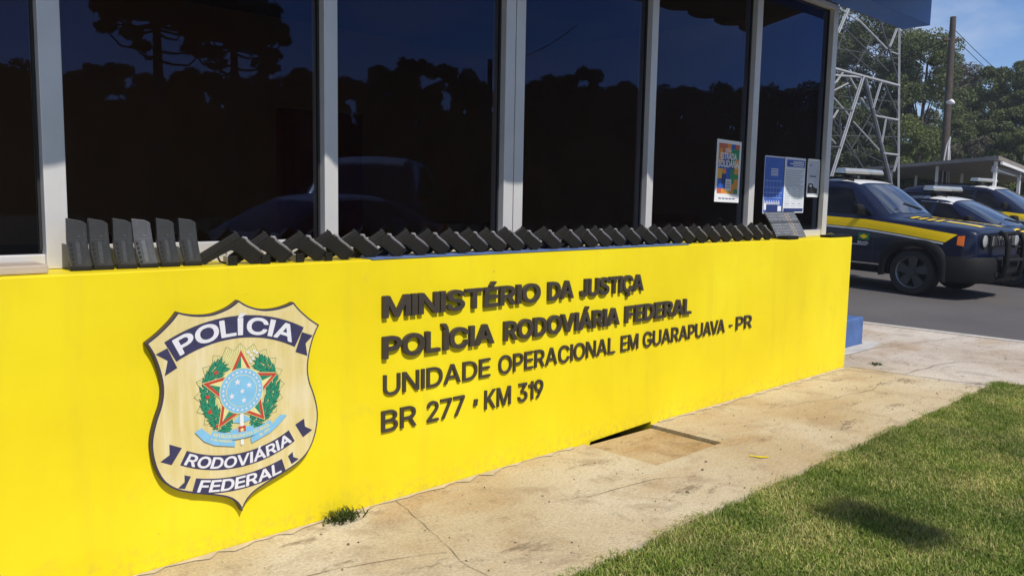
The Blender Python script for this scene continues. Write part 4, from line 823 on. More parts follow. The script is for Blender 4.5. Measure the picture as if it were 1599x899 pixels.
RT = [ # px, depth, top y, radius, kind, seed, label
 (1296, 44, -30, 3.4, 'dark', 1, 'tall dark tree rising behind the lattice tower beneath the blue fascia'),
 (1352, 46, 20, 2.6, 'dark', 2, 'dark loose crowned tree behind the middle of the lattice tower'),
 (1426, 42, 44, 2.5, 'mid', 3, 'tall bright topped tree just right of the lattice tower'),
 (1472, 47, 92, 2.1, 'dry', 4, 'brownish sparse tree directly behind the timber utility pole'),
 (1514, 50, 105, 2.2, 'dry', 5, 'dull brown leafed tree right of the timber utility pole'),
 (1560, 43, 92, 2.1, 'mid', 6, 'rounded green tree rising above the carport corner'),
 (1608, 42, 108, 2.0, 'mid', 7, 'green tree cut by the right edge of the view'),
 (1668, 44, 90, 2.4, 'dark', 8, 'dark tree beyond the right edge, behind the carport'),
 (1232, 46, 10, 2.8, 'mid', 9, 'green tree hidden behind the end of the police post'), (1165, 48, 40, 2.8, 'dark', 10, 'dark tree farther left, wholly behind the police post')]
for px, d, ty, rad, kind, sd, lab in RT:
    g_ = gpt(px, d); topz = at(px, ty, d)[2]; tree(g_, topz-g_[2], rad, kind, lab, sd, 'trees behind the car park', clumps=150 if kind != 'dry' else 130, per=520 if kind != 'dry' else 360, size=.062, low=.06)
SH = [(1330, 38, 196, 1.5, 'dark', 'dark shrub at the foot of the lattice tower, nearest the window'), (1372, 39, 205, 1.6, 'dark', 'dark green shrub between the legs of the lattice tower'), (1424, 36, 168, 1.7, 'bright', 'bright leafy shrub between lattice tower and utility pole'), (1452, 39, 190, 1.4, 'mid', 'mid green shrub just left of the utility pole'),
      (1508, 37, 205, 1.5, 'dry', 'grey brown shrub right of the utility pole above the carport roof'), (1545, 38, 180, 1.5, 'mid', 'green shrub behind the carport corner'), (1588, 36, 195, 1.6, 'bright', 'light green shrub behind the carport posts at the right'), (1640, 37, 190, 1.7, 'mid', 'green shrub beyond the right edge of the carport')]
for i, (px, d, ty, rad, kind, lab) in enumerate(SH):
    g_ = gpt(px, d); tree(g_, at(px, ty, d)[2]-g_[2], rad, kind, lab, 20+i, 'shrubs behind the car park', clumps=60, per=520, size=.058, low=.05, name='shrub', trunk_r=.07)
cc = []; rr = []; rgb_ = np.random.default_rng(78)
for k in range(90):
    px = 1255+k*4.6; d = rgb_.uniform(49, 54); P = at(px, 315, d); cc.append((P[0], P[1], lot_z(P[1])+rgb_.uniform(.3, 5.2))); rr.append(rgb_.uniform(.7, 1.2))
tag(leaf_cloud('undergrowth', cc, rr, 420, .10, rgb_, LEAFS['mid'], None, .9), 'dense undergrowth filling the gaps behind the trees past the car park', 'wood', kind='stuff')
# trees across the road, seen as reflections in the windows
MT = [(15, 52, 88, 3.0), (80, 50, 120, 2.6), (150, 48, 92, 2.4), (205, 46, 96, 2.4), (265, 48, 104, 2.2), (318, 47, 108, 2.0), (372, 50, 116, 2.2), (440, 46, 88, 2.3), (492, 50, 104, 2.0), (560, 50, 118, 2.2), (612, 48, 102, 2.2), (650, 50, 90, 1.9), (700, 47, 96, 2.2), (738, 50, 118, 1.9), (800, 54, 128, 2.2), (850, 52, 114, 2.4), (900, 50, 106, 2.3), (950, 52, 126, 2.3),
      (1000, 58, 132, 2.7), (1050, 60, 128, 2.7), (1100, 58, 126, 2.6), (1150, 60, 130, 2.8), (1200, 58, 128, 2.8), (1250, 60, 126, 2.9), (1300, 58, 124, 2.9), (-60, 50, 90, 3), (-140, 50, 80, 3)]
far = None
for i, (px, d, ty, rad) in enumerate(MT):
    P = mirrored(px, 300, d); P[2] = -.16; topz = mirrored(px, ty, d)[2]
    pos = 'leftmost' if i == 25 else ''
    tree(P, topz-P[2], rad, 'dark', 'dark tree of the wood across the road, seen only as a silhouette in the windows', 60+i, 'trees across the road mirrored in the windows', clumps=120, per=260, size=.13, low=.0, trunk_r=.2)
# the lower storey of that wood, one dark mass
cc = []; rr = []; rgu = np.random.default_rng(77)
for k in range(360):
    px = -260+k*5.2; d = rgu.uniform(55, 64); P = mirrored(px, 300, d); top_ = rgu.uniform(.5, 5.6); cc.append((P[0], P[1], top_)); rr.append(rgu.uniform(1.0, 1.7))
tag(leaf_cloud('undergrowth', cc, rr, 230, .26, rgu, LEAFS['dark'], None, .9), 'dark continuous undergrowth of the wood across the road', 'wood', kind='stuff')
def araucaria(P, h, crown, label, seed):
    rg = np.random.default_rng(seed); t = thing('araucaria_tree', label, 'tree', tuple(P), group='araucaria trees across the road')
    b = MB(); b.tube([(0, 0, -.2), (.08, 0, h*.5), (0, .05, h*.97)], [.32, .26, .12], 10); cc = []; rr = []
    for k in range(40):
        u = k/39; z0 = h*((.655+.06*k/5) if k < 5 else (.745+.155*u)); a = k*2.399; L = crown*(1.0-.2*u)*rg.uniform(.8, 1.05)*(.88 if k < 5 else 1); rise = h*.06+.05*L
        if k < 9 and k % 2: L *= 1.0
        pts = [(0, 0, z0), (L*.35*math.cos(a), L*.35*math.sin(a), z0-.10*L*.6), (L*.72*math.cos(a), L*.72*math.sin(a), z0-.04*L), (L*math.cos(a), L*math.sin(a), z0+rise*.7)]
        b.tube(pts, [.075, .06, .05, .03], 6)
        e = pts[-1]; cc.append((e[0], e[1], e[2]+.12)); rr.append(rg.uniform(.42, .60))
        if k >= 5: cc.append((.72*e[0], .72*e[1], e[2]+.35)); rr.append(.5); cc.append((.4*e[0], .4*e[1], e[2]+.3)); rr.append(.5)
    b.build('trunk', BARK, t, smooth=True); leaf_cloud('crown', cc, rr, 190, .16, rg, LEAFS['dark'], t, .62); return t
for (px, d, ty, cr_), lab, sd in [((250, 40, -34, 2.75), 'araucaria with wide flat crown, left one of the pair mirrored in the window', 90), ((368, 44, 6, 2.7), 'araucaria with upswept bare arms, right one of the pair mirrored in the window', 91)]:
    P = mirrored(px, 300, d); P[2] = -.16; araucaria(P, mirrored(px, ty, d)[2]+.16, cr_, lab, sd)

# ------------------------------------------------------------------ lattice tower, pole, wires, carport
tw = thing('lattice_tower', 'white and grey steel lattice tower standing behind the police cars', 'tower', tuple(gpt(1350, 25)))
tb = np.array(tw.location)
def mem(name, a, c_, wpx, m, d0=24.0, d1=None):
    A = at(*a, d0)-tb; Bp = at(*c_, d1 or d0)-tb; ww = wpx*d0/CAM_F
    b = MB(); b.bar(A, Bp, ww, ww*.5); b.bar(Vector(A)+Vector((0, ww*.3, 0)), Vector(Bp)+Vector((0, ww*.3, 0)), ww*.25, ww*1.0); return b.build(name, m, tw)
mem('leg', (1405, -60), (1403, 312), 2.6, GALV); mem('leg', (1349, 118), (1291, 300), 4.0, GALV); mem('leg', (1325, 14), (1309, 52), 4.0, GALV)
mem('leg', (1351, 124), (1397, 312), 4.6, GALVD, 25.2); mem('leg', (1371, 20), (1405, 130), 2.4, GALVD, 25.2)
mem('leg', (1354, 124), (1400, 312), 1.5, GALV, 25.0)
for a, c_, wp, m_, d_ in [((1312, 14), (1341, 33), 2.2, GALV, 24), ((1340, 30), (1386, 77), 2.4, GALV, 24), ((1315, 40), (1388, 112), 2.0, GALVD, 26), ((1401, 45), (1390, 73), 2.8, GALV, 24), ((1392, 81), (1404, 85.5), 2.4, GALV, 24),
    ((1300, 106), (1405, 134), 4.2, GALV, 24), ((1296, 117), (1354, 121.5), 3.6, GALV, 24.6), ((1317, 113), (1303, 133), 2.8, GALV, 24.3), ((1325, 130), (1300, 143), 2.4, GALV, 24.6), ((1321, 118), (1332, 168), 2.2, GALVD, 25), ((1326, 118), (1338, 139), 2.4, GALV, 26),
    ((1298, 168), (1334, 173), 3.0, GALVD, 24), ((1292, 229), (1316, 230), 3.2, GALVD, 24), ((1377, 126), (1364, 169), 2.8, GALV, 24), ((1380, 127), (1405, 184), 2.4, GALVD, 24.4), ((1368, 181), (1403, 187.6), 3.2, GALV, 24), ((1384, 184), (1377.5, 222), 2.4, GALV, 24), ((1386, 184), (1405, 238), 2.4, GALVD, 24.4), ((1381, 239.5), (1403, 242), 3.2, GALV, 24),
    ((1333, 190), (1374, 235), 2.2, GALV, 26), ((1345, 153), (1358, 171), 2.4, GALV, 26), ((1354, 189), (1369, 204), 2.4, GALVD, 26), ((1310, 172), (1315, 226), 2.4, GALVD, 24.5), ((1300, 150), (1327, 181), 2.2, GALV, 26), ((1301, 185), (1348, 262), 2.4, GALVD, 26), ((1309, 172), (1301, 185), 2.6, GALV, 24.5), ((1340, 156), (1401, 195), 1.8, GALVD, 27), ((1403, 242), (1396, 268), 2.6, GALV, 24), ((1296, 214), (1306, 225), 2, GALV, 26)]:
    mem('brace', a, c_, wp, m_, d_)
for a, c_ in [((1300, 60), (1372, 118)), ((1330, 20), (1300, 96)), ((1362, 58), (1330, 118)), ((1345, 60), (1404, 104)), ((1318, 178), (1352, 240)), ((1365, 170), (1330, 232)), ((1300, 200), (1345, 258)), ((1384, 142), (1352, 222)), ((1338, 235), (1398, 262)), ((1302, 75), (1404, 92)), ((1300, 212), (1404, 214)), ((1310, 150), (1404, 160))]:
    mem('brace', a, c_, 1.5, GALVD, 27)
pb = at(1473, 300, 28); pb[2] = lot_z(pb[1])-.1
pole = thing('utility_pole', 'weathered timber utility pole with small white lamp standing behind the cars', 'pole', tuple(pb))
ptop = at(1488.5, 27, 28)-pb
b = MB(); b.tube([(0, 0, 0), tuple(ptop*.5), tuple(ptop)], [.150, .125, .095], 12); b.build('pole', TIMBER, pole, smooth=40)
b = MB(); q = at(1479, 160, 27.8)-pb; b.tube([tuple(q), tuple(q+np.array([-.10, -.16, .0])), tuple(q+np.array([-.16, -.26, -.05]))], [.05, .09, .05], 8); b.build('lamp', WHITE, pole, smooth=True)
b = MB()
for k, (x0, x1) in enumerate(((1474, 1470), (1480, 1477), (1483, 1481))): b.tube([tuple(at(1484, 214, 27.8)-pb), tuple(at((x0+1484)/2-1, 228, 27.8)-pb), tuple(at(x0, 250, 27.75)-pb), tuple(at(x1, 305, 27.75)-pb)], .022, 5)
b.build('conduit', GALV, pole)
b = MB(); q = at(1487, 62, 28)-pb; b.bar(tuple(q+np.array([-.25, .2, 0])), tuple(q+np.array([.25, -.2, 0])), .07); b.build('crossarm', TIMBER, pole)
def wire(a, c_, sag, lab, r_=.014):
    a = Vector(a); c_ = Vector(c_); b = MB(); b.tube([a.lerp(c_, k/14)-Vector((0, 0, sag*4*(k/14)*(1-k/14))) for k in range(15)], r_, 4)
    return tag(b.build('overhead_wire', DARK), lab, 'wire', 'overhead wires at the utility pole')
wire(at(1489, 45, 28), at(1640, 176, 34), .15, 'upper overhead wire running right from the utility pole across the sky')
wire(at(1489, 58, 28), at(1640, 186, 36), .15, 'lower overhead wire running right from the utility pole across the sky')
wire(at(1487, 66, 28), at(1280, 101, 30), .45, 'overhead wire running left from the pole behind the tower', .02)
wire(at(1486, 60, 28), at(1280, 78, 36), .5, 'thin overhead wire crossing the trees behind the tower', .02)
# carport
CN = np.array([23.6, 3.7]); A_ = np.array([math.cos(R(38)), math.sin(R(38))]); B_ = np.array([math.cos(R(4)), math.sin(R(4))])
cz = 2.62
cpt = thing('carport', 'open carport with grey sheet roof and thin white posts behind the cars', 'carport', (CN[0], CN[1], lot_z(CN[1])))
def cq(a, b_, z): p = A_*a+B_*b_; return (p[0], p[1], z-lot_z(CN[1]))
def hz_(a, b_): return cz+.010*a-.045*b_
b = MB(); c4 = [(0, 0), (15, 0), (15, 8), (0, 8)]
vs = [cq(a, q, hz_(a, q)-.10) for a, q in c4]+[cq(a, q, hz_(a, q)) for a, q in c4]
b.add(vs, [(0, 3, 2, 1), (4, 5, 6, 7), (0, 1, 5, 4), (1, 2, 6, 5), (2, 3, 7, 6), (3, 0, 4, 7)]); b.build('roof', pm('grey_roof_sheet', (.24, .21, .185), .7, .1, .15, 1.5), cpt)
b = MB(); b.bar(cq(-.03, .3, hz_(0, .3)-.16), cq(-.03, 8, hz_(0, 8)-.16), .05, .07); b.build('gutter', WHITE, cpt)
b = MB(); b.bar(cq(.35, .1, 2.30), cq(.35, 7.8, 2.18), .06, .14); b.build('beam', pm('grey_beam', (.34, .34, .36), .5), cpt)
for a, q in [(.3, .3), (.3, 3.2), (.3, 6), (4.5, .4), (4.5, 3.3), (9, .4), (9, 3.3), (13.5, .5), (13.5, 4), (4.5, 6.2)]:
    b = MB(); zt = hz_(a, q)-.11; b.bar(cq(a, q, lot_z(CN[1]+a*A_[1])-.1), cq(a, q, zt), .075, .075); b.build('post', WHITE, cpt)
# low pale wall behind the carport
p0_, p1_ = at(1390, 284, 37), at(1500, 286, 37)
b = MB(); b.bar((p0_[0], p0_[1], 1.2), (p1_[0], p1_[1], 1.2), .15, 1.9); tag(b.build('garden_wall', pm('pale_wall', (.32, .30, .27), .9, 0, .1, 1)), 'low pale wall seen under the carport roof behind the cars', 'wall')

# street lamp over the lawn (out of view above; its head shades the grass), plus the second pole by the road
lp = thing('street_lamp', 'grey street lamp whose head throws the small shadow on the lawn', 'street lamp', (2.74, -12.4, -.1))
hh = 9.0; hy = -1.56-hh/1.122
b = MB(); b.tube([(0, 0, 0), (0, 0, 7.9)], [.085, .05], 10); b.build('pole', GALV, lp, smooth=True)
b = MB(); b.tube([(0, 0, 7.8), (0, .4, 8.75), (.02, 1.2, hh+.1), (.04, hy+12.4-.25, hh+.1)], .014, 8); b.build('arm', GALV, lp, smooth=True)
b = MB(); b.prism([(-.26, .02), (-.22, .12), (.08, .15), (.25, .09), (.28, .02)], -.16, .16); o = b.build('lamp_head', GALV, lp, bevel=.02, seg=2); o.location = (.06, hy+12.4, hh); o.rotation_euler = (0, 0, R(82))
P = mirrored(762, 300, 40); P[2] = -.16; up = thing('utility_pole', 'timber utility pole across the road, a thin silhouette in the window', 'pole', tuple(P))
tz = mirrored(762, 97, 40)[2]+.16
b = MB(); b.tube([(0, 0, 0), (0, 0, tz)], [.16, .11], 8); b.build('pole', TIMBER, up); b = MB(); b.bar((-.5, .4, tz-.5), (.5, -.4, tz-.5), .09); b.build('crossarm', TIMBER, up)
wire(mirrored(762, 101, 40), mirrored(900, 40, 40), .4, 'overhead wire across the road mirrored in the middle window', .02)

# ------------------------------------------------------------------ cars
CARB = mat_carblue()
TYRE = pm('tyre_rubber', (.013, .013, .013), .8, 0, .15, 30, .2); RIM = pm('alloy_rim', (.42, .42, .43), .35, .8, .08, 8); SPOKE = pm('dark_spoke', (.05, .05, .05), .4, .5, .1, 8); WELL = pm('wheel_well', (.006, .006, .006), .9)
SGLASS = pm('black_side_glass', (.004, .004, .005), .06, 0, .1, 3, coat=.1, spec=.25); CGLASS = pm('dark_car_glass', (.010, .012, .016), .03, 0, .1, 3, coat=1.0, spec=.8); PLAST = pm('black_trim', (.0085, .0085, .009), .7, 0, .15, 30, .1, spec=.2)
CYEL = pm('yellow_stripe', (.96, .64, .006), .5, 0, .04, 8, spec=.2); CWHI = pm('white_stripe', (.70, .70, .69), .4, 0, .05, 8, coat=.4); ORNG = pm('orange_lens', (.75, .16, .02), .2, 0, .08, 20, coat=.6)
LENS = pm('clear_lens', (.42, .44, .46), .12, .2, .2, 40, coat=1.0); BARM = pm('light_bar_lens', (.58, .57, .52), .25, .6, .12, 10, coat=.6); CGRN = pm('flag_green', (.01, .16, .05), .5); GOLD = pm('gold_decal', (.50, .34, .08), .45)
def interp(tab, d): return [float(np.interp(d, [r_[0] for r_ in tab], [r_[k] for r_ in tab])) for k in range(1, len(tab[0]))]
def car_body(st, paint, parent, sub=2, arches=None):
    """loft of stations (distance behind the nose, floor z, half width, belt half width, belt z, roof half width, roof z)"""
    rings = []
    for d, zb, wm, ws, zs, wr, zr in st:
        cab = zr-zs > .12
        if cab: h = [(0, zb), (wm*.86, zb), (wm, zb+.13), (wm, zs-.22), (ws, zs), (ws-.025, zs+.03), (wr+.02, zr-.07), (wr-.12, zr-.005), (0, zr+.018)]
        else: h = [(0, zb), (wm*.86, zb), (wm, zb+.13), (wm, zs-.20), (ws, zs-.035), (ws-.05, zs), (ws*.72, zr-.012), (ws*.40, zr), (0, zr+.008)]
        rings.append([(-d, y, z) for y, z in h]+[(-d, -y, z) for y, z in h[-2:0:-1]])
    n = len(rings[0]); b = MB(); vs = [p for r_ in rings for p in r_]; fs = []
    for i in range(len(rings)-1):
        for k in range(n): k2 = (k+1) % n; fs.append((i*n+k, i*n+k2, (i+1)*n+k2, (i+1)*n+k))
    fs += [tuple(range(n-1, -1, -1)), tuple((len(rings)-1)*n+k for k in range(n))]
    b.add(vs, fs); o = b.build('body', paint, parent)
    md = o.modifiers.new('s', 'SUBSURF'); md.levels = sub
    cutters = []
    for (d, z, r_) in arches or []:
        c_ = MB(); c_.lathe([(0, -1.2), (r_, -1.2), (r_, 1.2), (0, 1.2)], 40, (-d, 0, z)); q = c_.build('cut', WELL); bm = bmesh.new(); bm.from_mesh(q.data); bmesh.ops.remove_doubles(bm, verts=bm.verts, dist=1e-5); bmesh.ops.recalc_face_normals(bm, faces=bm.faces); bm.to_mesh(q.data); bm.free(); cutters.append(q)
    # carve the wheel arches
    bpy.context.view_layer.update(); dg = bpy.context.evaluated_depsgraph_get()
    full = bpy.data.meshes.new_from_object(o.evaluated_get(dg)); bv = BVHTree.FromPolygons([v.co for v in full.vertices], [tuple(p.vertices) for p in full.polygons])
    o.modifiers.clear(); o.data = full
    if cutters:
        for q in cutters:
            mw = o.modifiers.new('b', 'BOOLEAN'); mw.object = q; mw.operation = 'DIFFERENCE'; mw.solver = 'EXACT'; q.matrix_world = Matrix(); q.data.materials.clear(); q.data.materials.append(WELL)
        sv = o.parent; o.parent = None; o.matrix_world = Matrix(); bpy.context.view_layer.update(); dg = bpy.context.evaluated_depsgraph_get()
        me = bpy.data.meshes.new_from_object(o.evaluated_get(dg)); o.modifiers.clear(); o.data = me; o.parent = sv
        for q in cutters: bpy.data.objects.remove(q)
    o.data.polygons.foreach_set('use_smooth', [True]*len(o.data.polygons)); o.data.set_sharp_from_angle(angle=R(40)); return o, bv
def decal(name, lo, hi, bv, axis, m, parent, off=.004, nu=14, nv=4):
    """sheet between two polylines laid on the body along an axis: 'y-' right side, 'y+' left, 'z' from above, 'x' from the front"""
    def samp(pl, t):
        k = t*(len(pl)-1); i = min(int(k), len(pl)-2); f = k-i; return [pl[i][j]*(1-f)+pl[i+1][j]*f for j in (0, 1)]
    vs = []
    for j in range(nv+1):
        for i in range(nu+1):
            a = samp(lo, i/nu); c_ = samp(hi, i/nu); u = a[0]+(c_[0]-a[0])*j/nv; v = a[1]+(c_[1]-a[1])*j/nv
            if axis == 'y-': o_, d_ = Vector((u, -3, v)), Vector((0, 1, 0))
            elif axis == 'y+': o_, d_ = Vector((u, 3, v)), Vector((0, -1, 0))
            elif axis == 'z': o_, d_ = Vector((u, v, 4)), Vector((0, 0, -1))
            else: o_, d_ = Vector((3, u, v)), Vector((-1, 0, 0))
            hit, nrm, _, _ = bv.ray_cast(o_, d_)
            if hit is None: hit = o_+d_*2.2; nrm = -d_
            vs.append(hit-d_*off)
    b = MB(); b.add(vs, [(j*(nu+1)+i, j*(nu+1)+i+1, (j+1)*(nu+1)+i+1, (j+1)*(nu+1)+i) for j in range(nv) for i in range(nu)])
    o = b.build(name, m, parent, recalc=False, smooth=True); return o
def wheel(parent, x, y, r_, side, fancy=True):
    wo = bpy.data.objects.new('wheel', None); link(wo, parent); wo.location = (x, y, r_)
    s = side; wd = .11
    b = MB(); b.lathe([(r_*.68, s*wd), (r_*.70, s*(wd+.008)), (r_*.92, s*(wd+.004)), (r_, s*(wd-.035)), (r_, -s*wd), (r_*.6, -s*wd)], 40); b.build('tyre', TYRE, wo, smooth=40)
    b = MB(); b.lathe([(r_*.68, s*(wd-.002)), (r_*.655, s*(wd-.012)), (r_*.63, s*(wd-.05)), (r_*.60, -s*.05)], 40)
    b.build('rim', RIM, wo, smooth=35); b = MB()
    for k in range(5):
        a = 2*math.pi*k/5+.3; t = Vector((math.cos(a), 0, math.sin(a))); n_ = Vector((-t.z, 0, t.x))
        pts = [t*.03+n_*.045, t*r_*.66+n_*.075, t*r_*.66-n_*.075, t*.03-n_*.045]
        f1 = [(p.x, s*(wd-.022), p.z) for p in pts]; f2 = [(p.x*.98, s*(wd-.055), p.z*.98) for p in pts]
        b.add(f1+f2, [(0, 1, 2, 3), (7, 6, 5, 4), (0, 4, 5, 1), (1, 5, 6, 2), (2, 6, 7, 3), (3, 7, 4, 0)])
    b.lathe([(0, s*(wd-.008)), (.05, s*(wd-.010)), (.055, s*(wd-.03))], 20); b.build('spokes', SPOKE, wo, smooth=35)
    b = MB(); b.lathe([(0, s*(wd-.075)), (r_*.62, s*(wd-.075))], 30); b.build('brake_disc', WELL, wo)
    return wo
def light_bar(parent, d, z, length, ww=.26):
    lb = bpy.data.objects.new('light_bar', None); link(lb, parent); lb.location = (-d, 0, z)
    L = length/2
    prof = [(-L, .0), (-L+.03, .10), (L-.03, .10), (L, .0)]
    b = MB(); pl = [(-ww/2+.02, -L+.06), (ww/2-.03, -L), (ww/2, -L*.3), (ww/2+.03, 0), (ww/2, L*.3), (ww/2-.03, L), (-ww/2+.02, L-.06), (-ww/2, 0)]
    vs = [(x, y, .02) for x, y in pl]+[(x*1.05, y, .055) for x, y in pl]+[(x*.8, y*.97, .105) for x, y in pl]; n = len(pl)
    b.add(vs, [tuple(range(n-1, -1, -1)), tuple(2*n+k for k in range(n))]+[(r0*n+k, r0*n+(k+1) % n, (r0+1)*n+(k+1) % n, (r0+1)*n+k) for r0 in (0, 1) for k in range(n)]); b.build('lens', BARM, lb, bevel=.006)
    b = MB(); b.box((-ww*.4, -L*.96, -.005), (ww*.4, L*.96, .0195)); b.build('base', PLAST, lb)
    for s in (-1, 1):
        b = MB(); b.box((-.05, s*L*.55-.04, -.09), (.05, s*L*.55+.04, -.006)); b.build('mount', PLAST, lb)
    return lb
def place_car(root, P, theta, pitch): root.location = P; root.rotation_euler = (0, pitch, R(theta+180))

def police_car(kind, label):
    suv = kind == 'suv'; root = thing('police_car', label, 'car', group='police cars parked in the lot')
    if kind == 'suv':
        st = [(.0, .40, .74, .72, .95, .5, .975), (.012, .36, .76, .74, .975, .5, 1.0), (.05, .30, .80, .775, 1.01, .5, 1.04), (.16, .26, .865, .83, 1.04, .5, 1.07), (.45, .24, .90, .865, 1.06, .5, 1.095), (.90, .24, .90, .88, 1.09, .5, 1.125), (1.22, .24, .90, .885, 1.11, .5, 1.145), (1.34, .24, .90, .88, 1.09, .80, 1.215), (1.86, .24, .90, .88, 1.10, .70, 1.645), (2.02, .24, .90, .88, 1.11, .71, 1.685), (2.5, .24, .90, .88, 1.12, .72, 1.695), (3.3, .24, .90, .88, 1.14, .72, 1.69), (3.95, .26, .89, .86, 1.16, .65, 1.62), (4.10, .30, .87, .84, 1.16, .62, 1.50), (4.2, .36, .85, .82, 1.10, .60, 1.14), (4.23, .42, .80, .78, 1.0, .5, 1.02)]
        L = 4.23; fw, rw, wr_ = .84, 3.41, .345
        W = dict(ws=(1.30, 1.86), belt=1.14, roof=1.60, bar=2.25, barz=1.79)
    elif kind == 'sedan':
        st = [(.0, .35, .60, .58, .62, .4, .64), (.05, .26, .74, .70, .70, .5, .72), (.22, .20, .84, .78, .76, .5, .79), (.6, .18, .89, .83, .84, .5, .875), (1.05, .18, .90, .86, .90, .5, .94), (1.22, .18, .90, .87, .92, .5, .965), (1.34, .18, .90, .87, .93, .76, 1.06), (2.08, .18, .90, .87, .94, .60, 1.42), (2.3, .18, .90, .87, .95, .60, 1.455), (2.7, .18, .90, .87, .96, .61, 1.475), (3.3, .18, .90, .87, .98, .60, 1.45), (4.0, .20, .89, .85, 1.0, .62, 1.14), (4.4, .26, .85, .80, 1.0, .5, 1.03), (4.55, .36, .76, .72, .92, .5, .94)]
        L = 4.55; fw, rw, wr_ = .92, 3.60, .33
        W = dict(ws=(1.26, 2.06), belt=.985, roof=1.40, bar=2.55, barz=1.575)
    else:
        st = [(.0, .42, .70, .66, .85, .5, .88), (.06, .34, .80, .76, .98, .5, 1.0), (.3, .26, .90, .85, 1.03, .5, 1.07), (.9, .24, .92, .88, 1.09, .5, 1.13), (1.15, .24, .92, .89, 1.12, .5, 1.165), (1.27, .24, .92, .89, 1.13, .80, 1.25), (2.0, .24, .92, .89, 1.15, .68, 1.70), (2.2, .24, .92, .89, 1.16, .68, 1.75), (2.6, .24, .92, .89, 1.17, .69, 1.77), (3.6, .24, .92, .89, 1.18, .69, 1.76), (4.3, .26, .90, .87, 1.20, .66, 1.70), (4.5, .3, .88, .85, 1.18, .62, 1.45), (4.6, .42, .82, .80, 1.05, .5, 1.08)]
        L = 4.6; fw, rw, wr_ = .92, 3.6, .36
        W = dict(ws=(1.22, 1.98), belt=1.20, roof=1.68, bar=2.5, barz=1.87)
    body, bv = car_body(st, CARB, root, 2, [(fw, wr_, wr_+.065), (rw, wr_, wr_+.065)])
    for d in (fw, rw):
        for s in (-1, 1): wheel(root, -d, s*.775, wr_, s)
    # glasshouse
    b0, b1 = W['ws']; belt, roof = W['belt'], W['roof']
    ww = interp(st, b0)[4-0] if False else .70
    decal('windshield', [(-b0-.02, -.70), (-b0+.03, 0), (-b0-.02, .70)], [(-b1, -.56), (-b1+.02, 0), (-b1, .56)], bv, 'z', CGLASS, root, .006, 12, 8)
    for s, ax in ((-1, 'y-'), (1, 'y+')):
        zr = roof-.03
        decal('side_window', [(-b0-.42, belt+.015), (-2.36, belt+.02)], [(-b1-.10, zr-.02), (-2.36, zr)], bv, ax, SGLASS, root, .005, 8, 6)
        decal('side_window', [(-2.44, belt+.02), (-3.30, belt+.04)], [(-2.44, zr), (-3.25 if kind != 'sedan' else -3.05, zr-.03)], bv, ax, SGLASS, root, .005, 8, 6)
        decal('quarter_window', [(-b0-.22, belt), (-b0-.37, belt+.01)], [(-b0-.33, belt+.10), (-b0-.37, belt+.12)], bv, ax, SGLASS, root, .005, 3, 3)
        # belt stripes
        sl = [(-.40, belt-.315), (-1.0, belt-.245), (-1.6, belt-.190), (-3.9, belt-.13)]; su = [(-.25, belt-.195), (-1.0, belt-.108), (-1.6, belt-.055), (-3.9, belt-.01)]
        decal('yellow_stripe', sl, su, bv, ax, CYEL, root, .005, 30, 3)
        decal('white_stripe', [(x-.02, z-.032) for x, z in sl], [(x-.02, z-.010) for x, z in sl], bv, ax, CWHI, root, .005, 30, 1)
        decal('sill_strip', [(-1.3, .40), (-3.0, .405)], [(-1.3, .425), (-3.0, .43)], bv, ax, CHROME, root, .012, 8, 1)
        decal('sill_strip', [(-1.55, .685), (-3.1, .69)], [(-1.55, .70), (-3.1, .708)], bv, ax, GALV, root, .010, 8, 1)
        # shut lines
        for d_ in (1.45, 2.40, 3.3): decal('door_seam', [(-d_, .38), (-d_-.006, belt-.01)], [(-d_-.008, .38), (-d_-.014, belt-.01)], bv, ax, DARK, root, .003, 8, 1)
        # arch flares
        for d_ in (fw, rw):
            b = MB(); n = 26; ri, ro = wr_+.05, wr_+.125; vs = []
            for i in range(n+1):
                a = math.pi*(-.06+1.12*i/n)
                ca, sa = math.cos(a), math.sin(a); sq = 1/((abs(ca)**3+abs(sa)**3)**(1/3))
                for rr_, yy in ((ri, .905), (ri+.01, .925), ((ro+.02)*sq, .915), ((ro+.03)*sq, .885)): vs.append((-d_+rr_*ca, s*yy, wr_+rr_*sa))
            b.add(vs, [(i*4+k, i*4+k+1, i*4+k+5, i*4+k+4) for i in range(n) for k in range(3)]); b.build('wheel_arch', PLAST, root, smooth=True)
        decal('sill_cladding', [(-fw-wr_-.12, .26), (-rw+wr_+.12, .26)], [(-fw-wr_-.12, .385), (-rw+wr_+.12, .385)], bv, ax, PLAST, root, .010, 12, 2)
        # mirror
        b = MB(); b.prism([(-b0-.40, belt+.02), (-b0-.34, belt+.01), (-b0-.31, belt+.10), (-b0-.33, belt+.17), (-b0-.42, belt+.18), (-b0-.45, belt+.06)], s*.93, s*1.12); mo = b.build('mirror', PLAST, root, bevel=.025, seg=3, smooth=50)
        b = MB(); b.bar((-b0-.38, s*.85, belt+.03), (-b0-.38, s*.95, belt+.05), .06, .05); b.build('bracket', PLAST, mo)
        # emblem and flag on the front door
        decal('door_emblem', [(-2.10, .60), (-2.16, .56), (-2.22, .60)], [(-2.03, .80), (-2.16, .84), (-2.29, .80)], bv, ax, GOLD, root, .006, 10, 6)
        decal('door_emblem', [(-2.12, .62), (-2.16, .59), (-2.20, .62)], [(-2.06, .78), (-2.16, .815), (-2.26, .78)], bv, ax, NAVY, root, .009, 10, 6)
        decal('flag_decal', [(-1.52, .77), (-1.70, .77)], [(-1.52, .87), (-1.70, .87)], bv, ax, CGRN, root, .006, 4, 3)
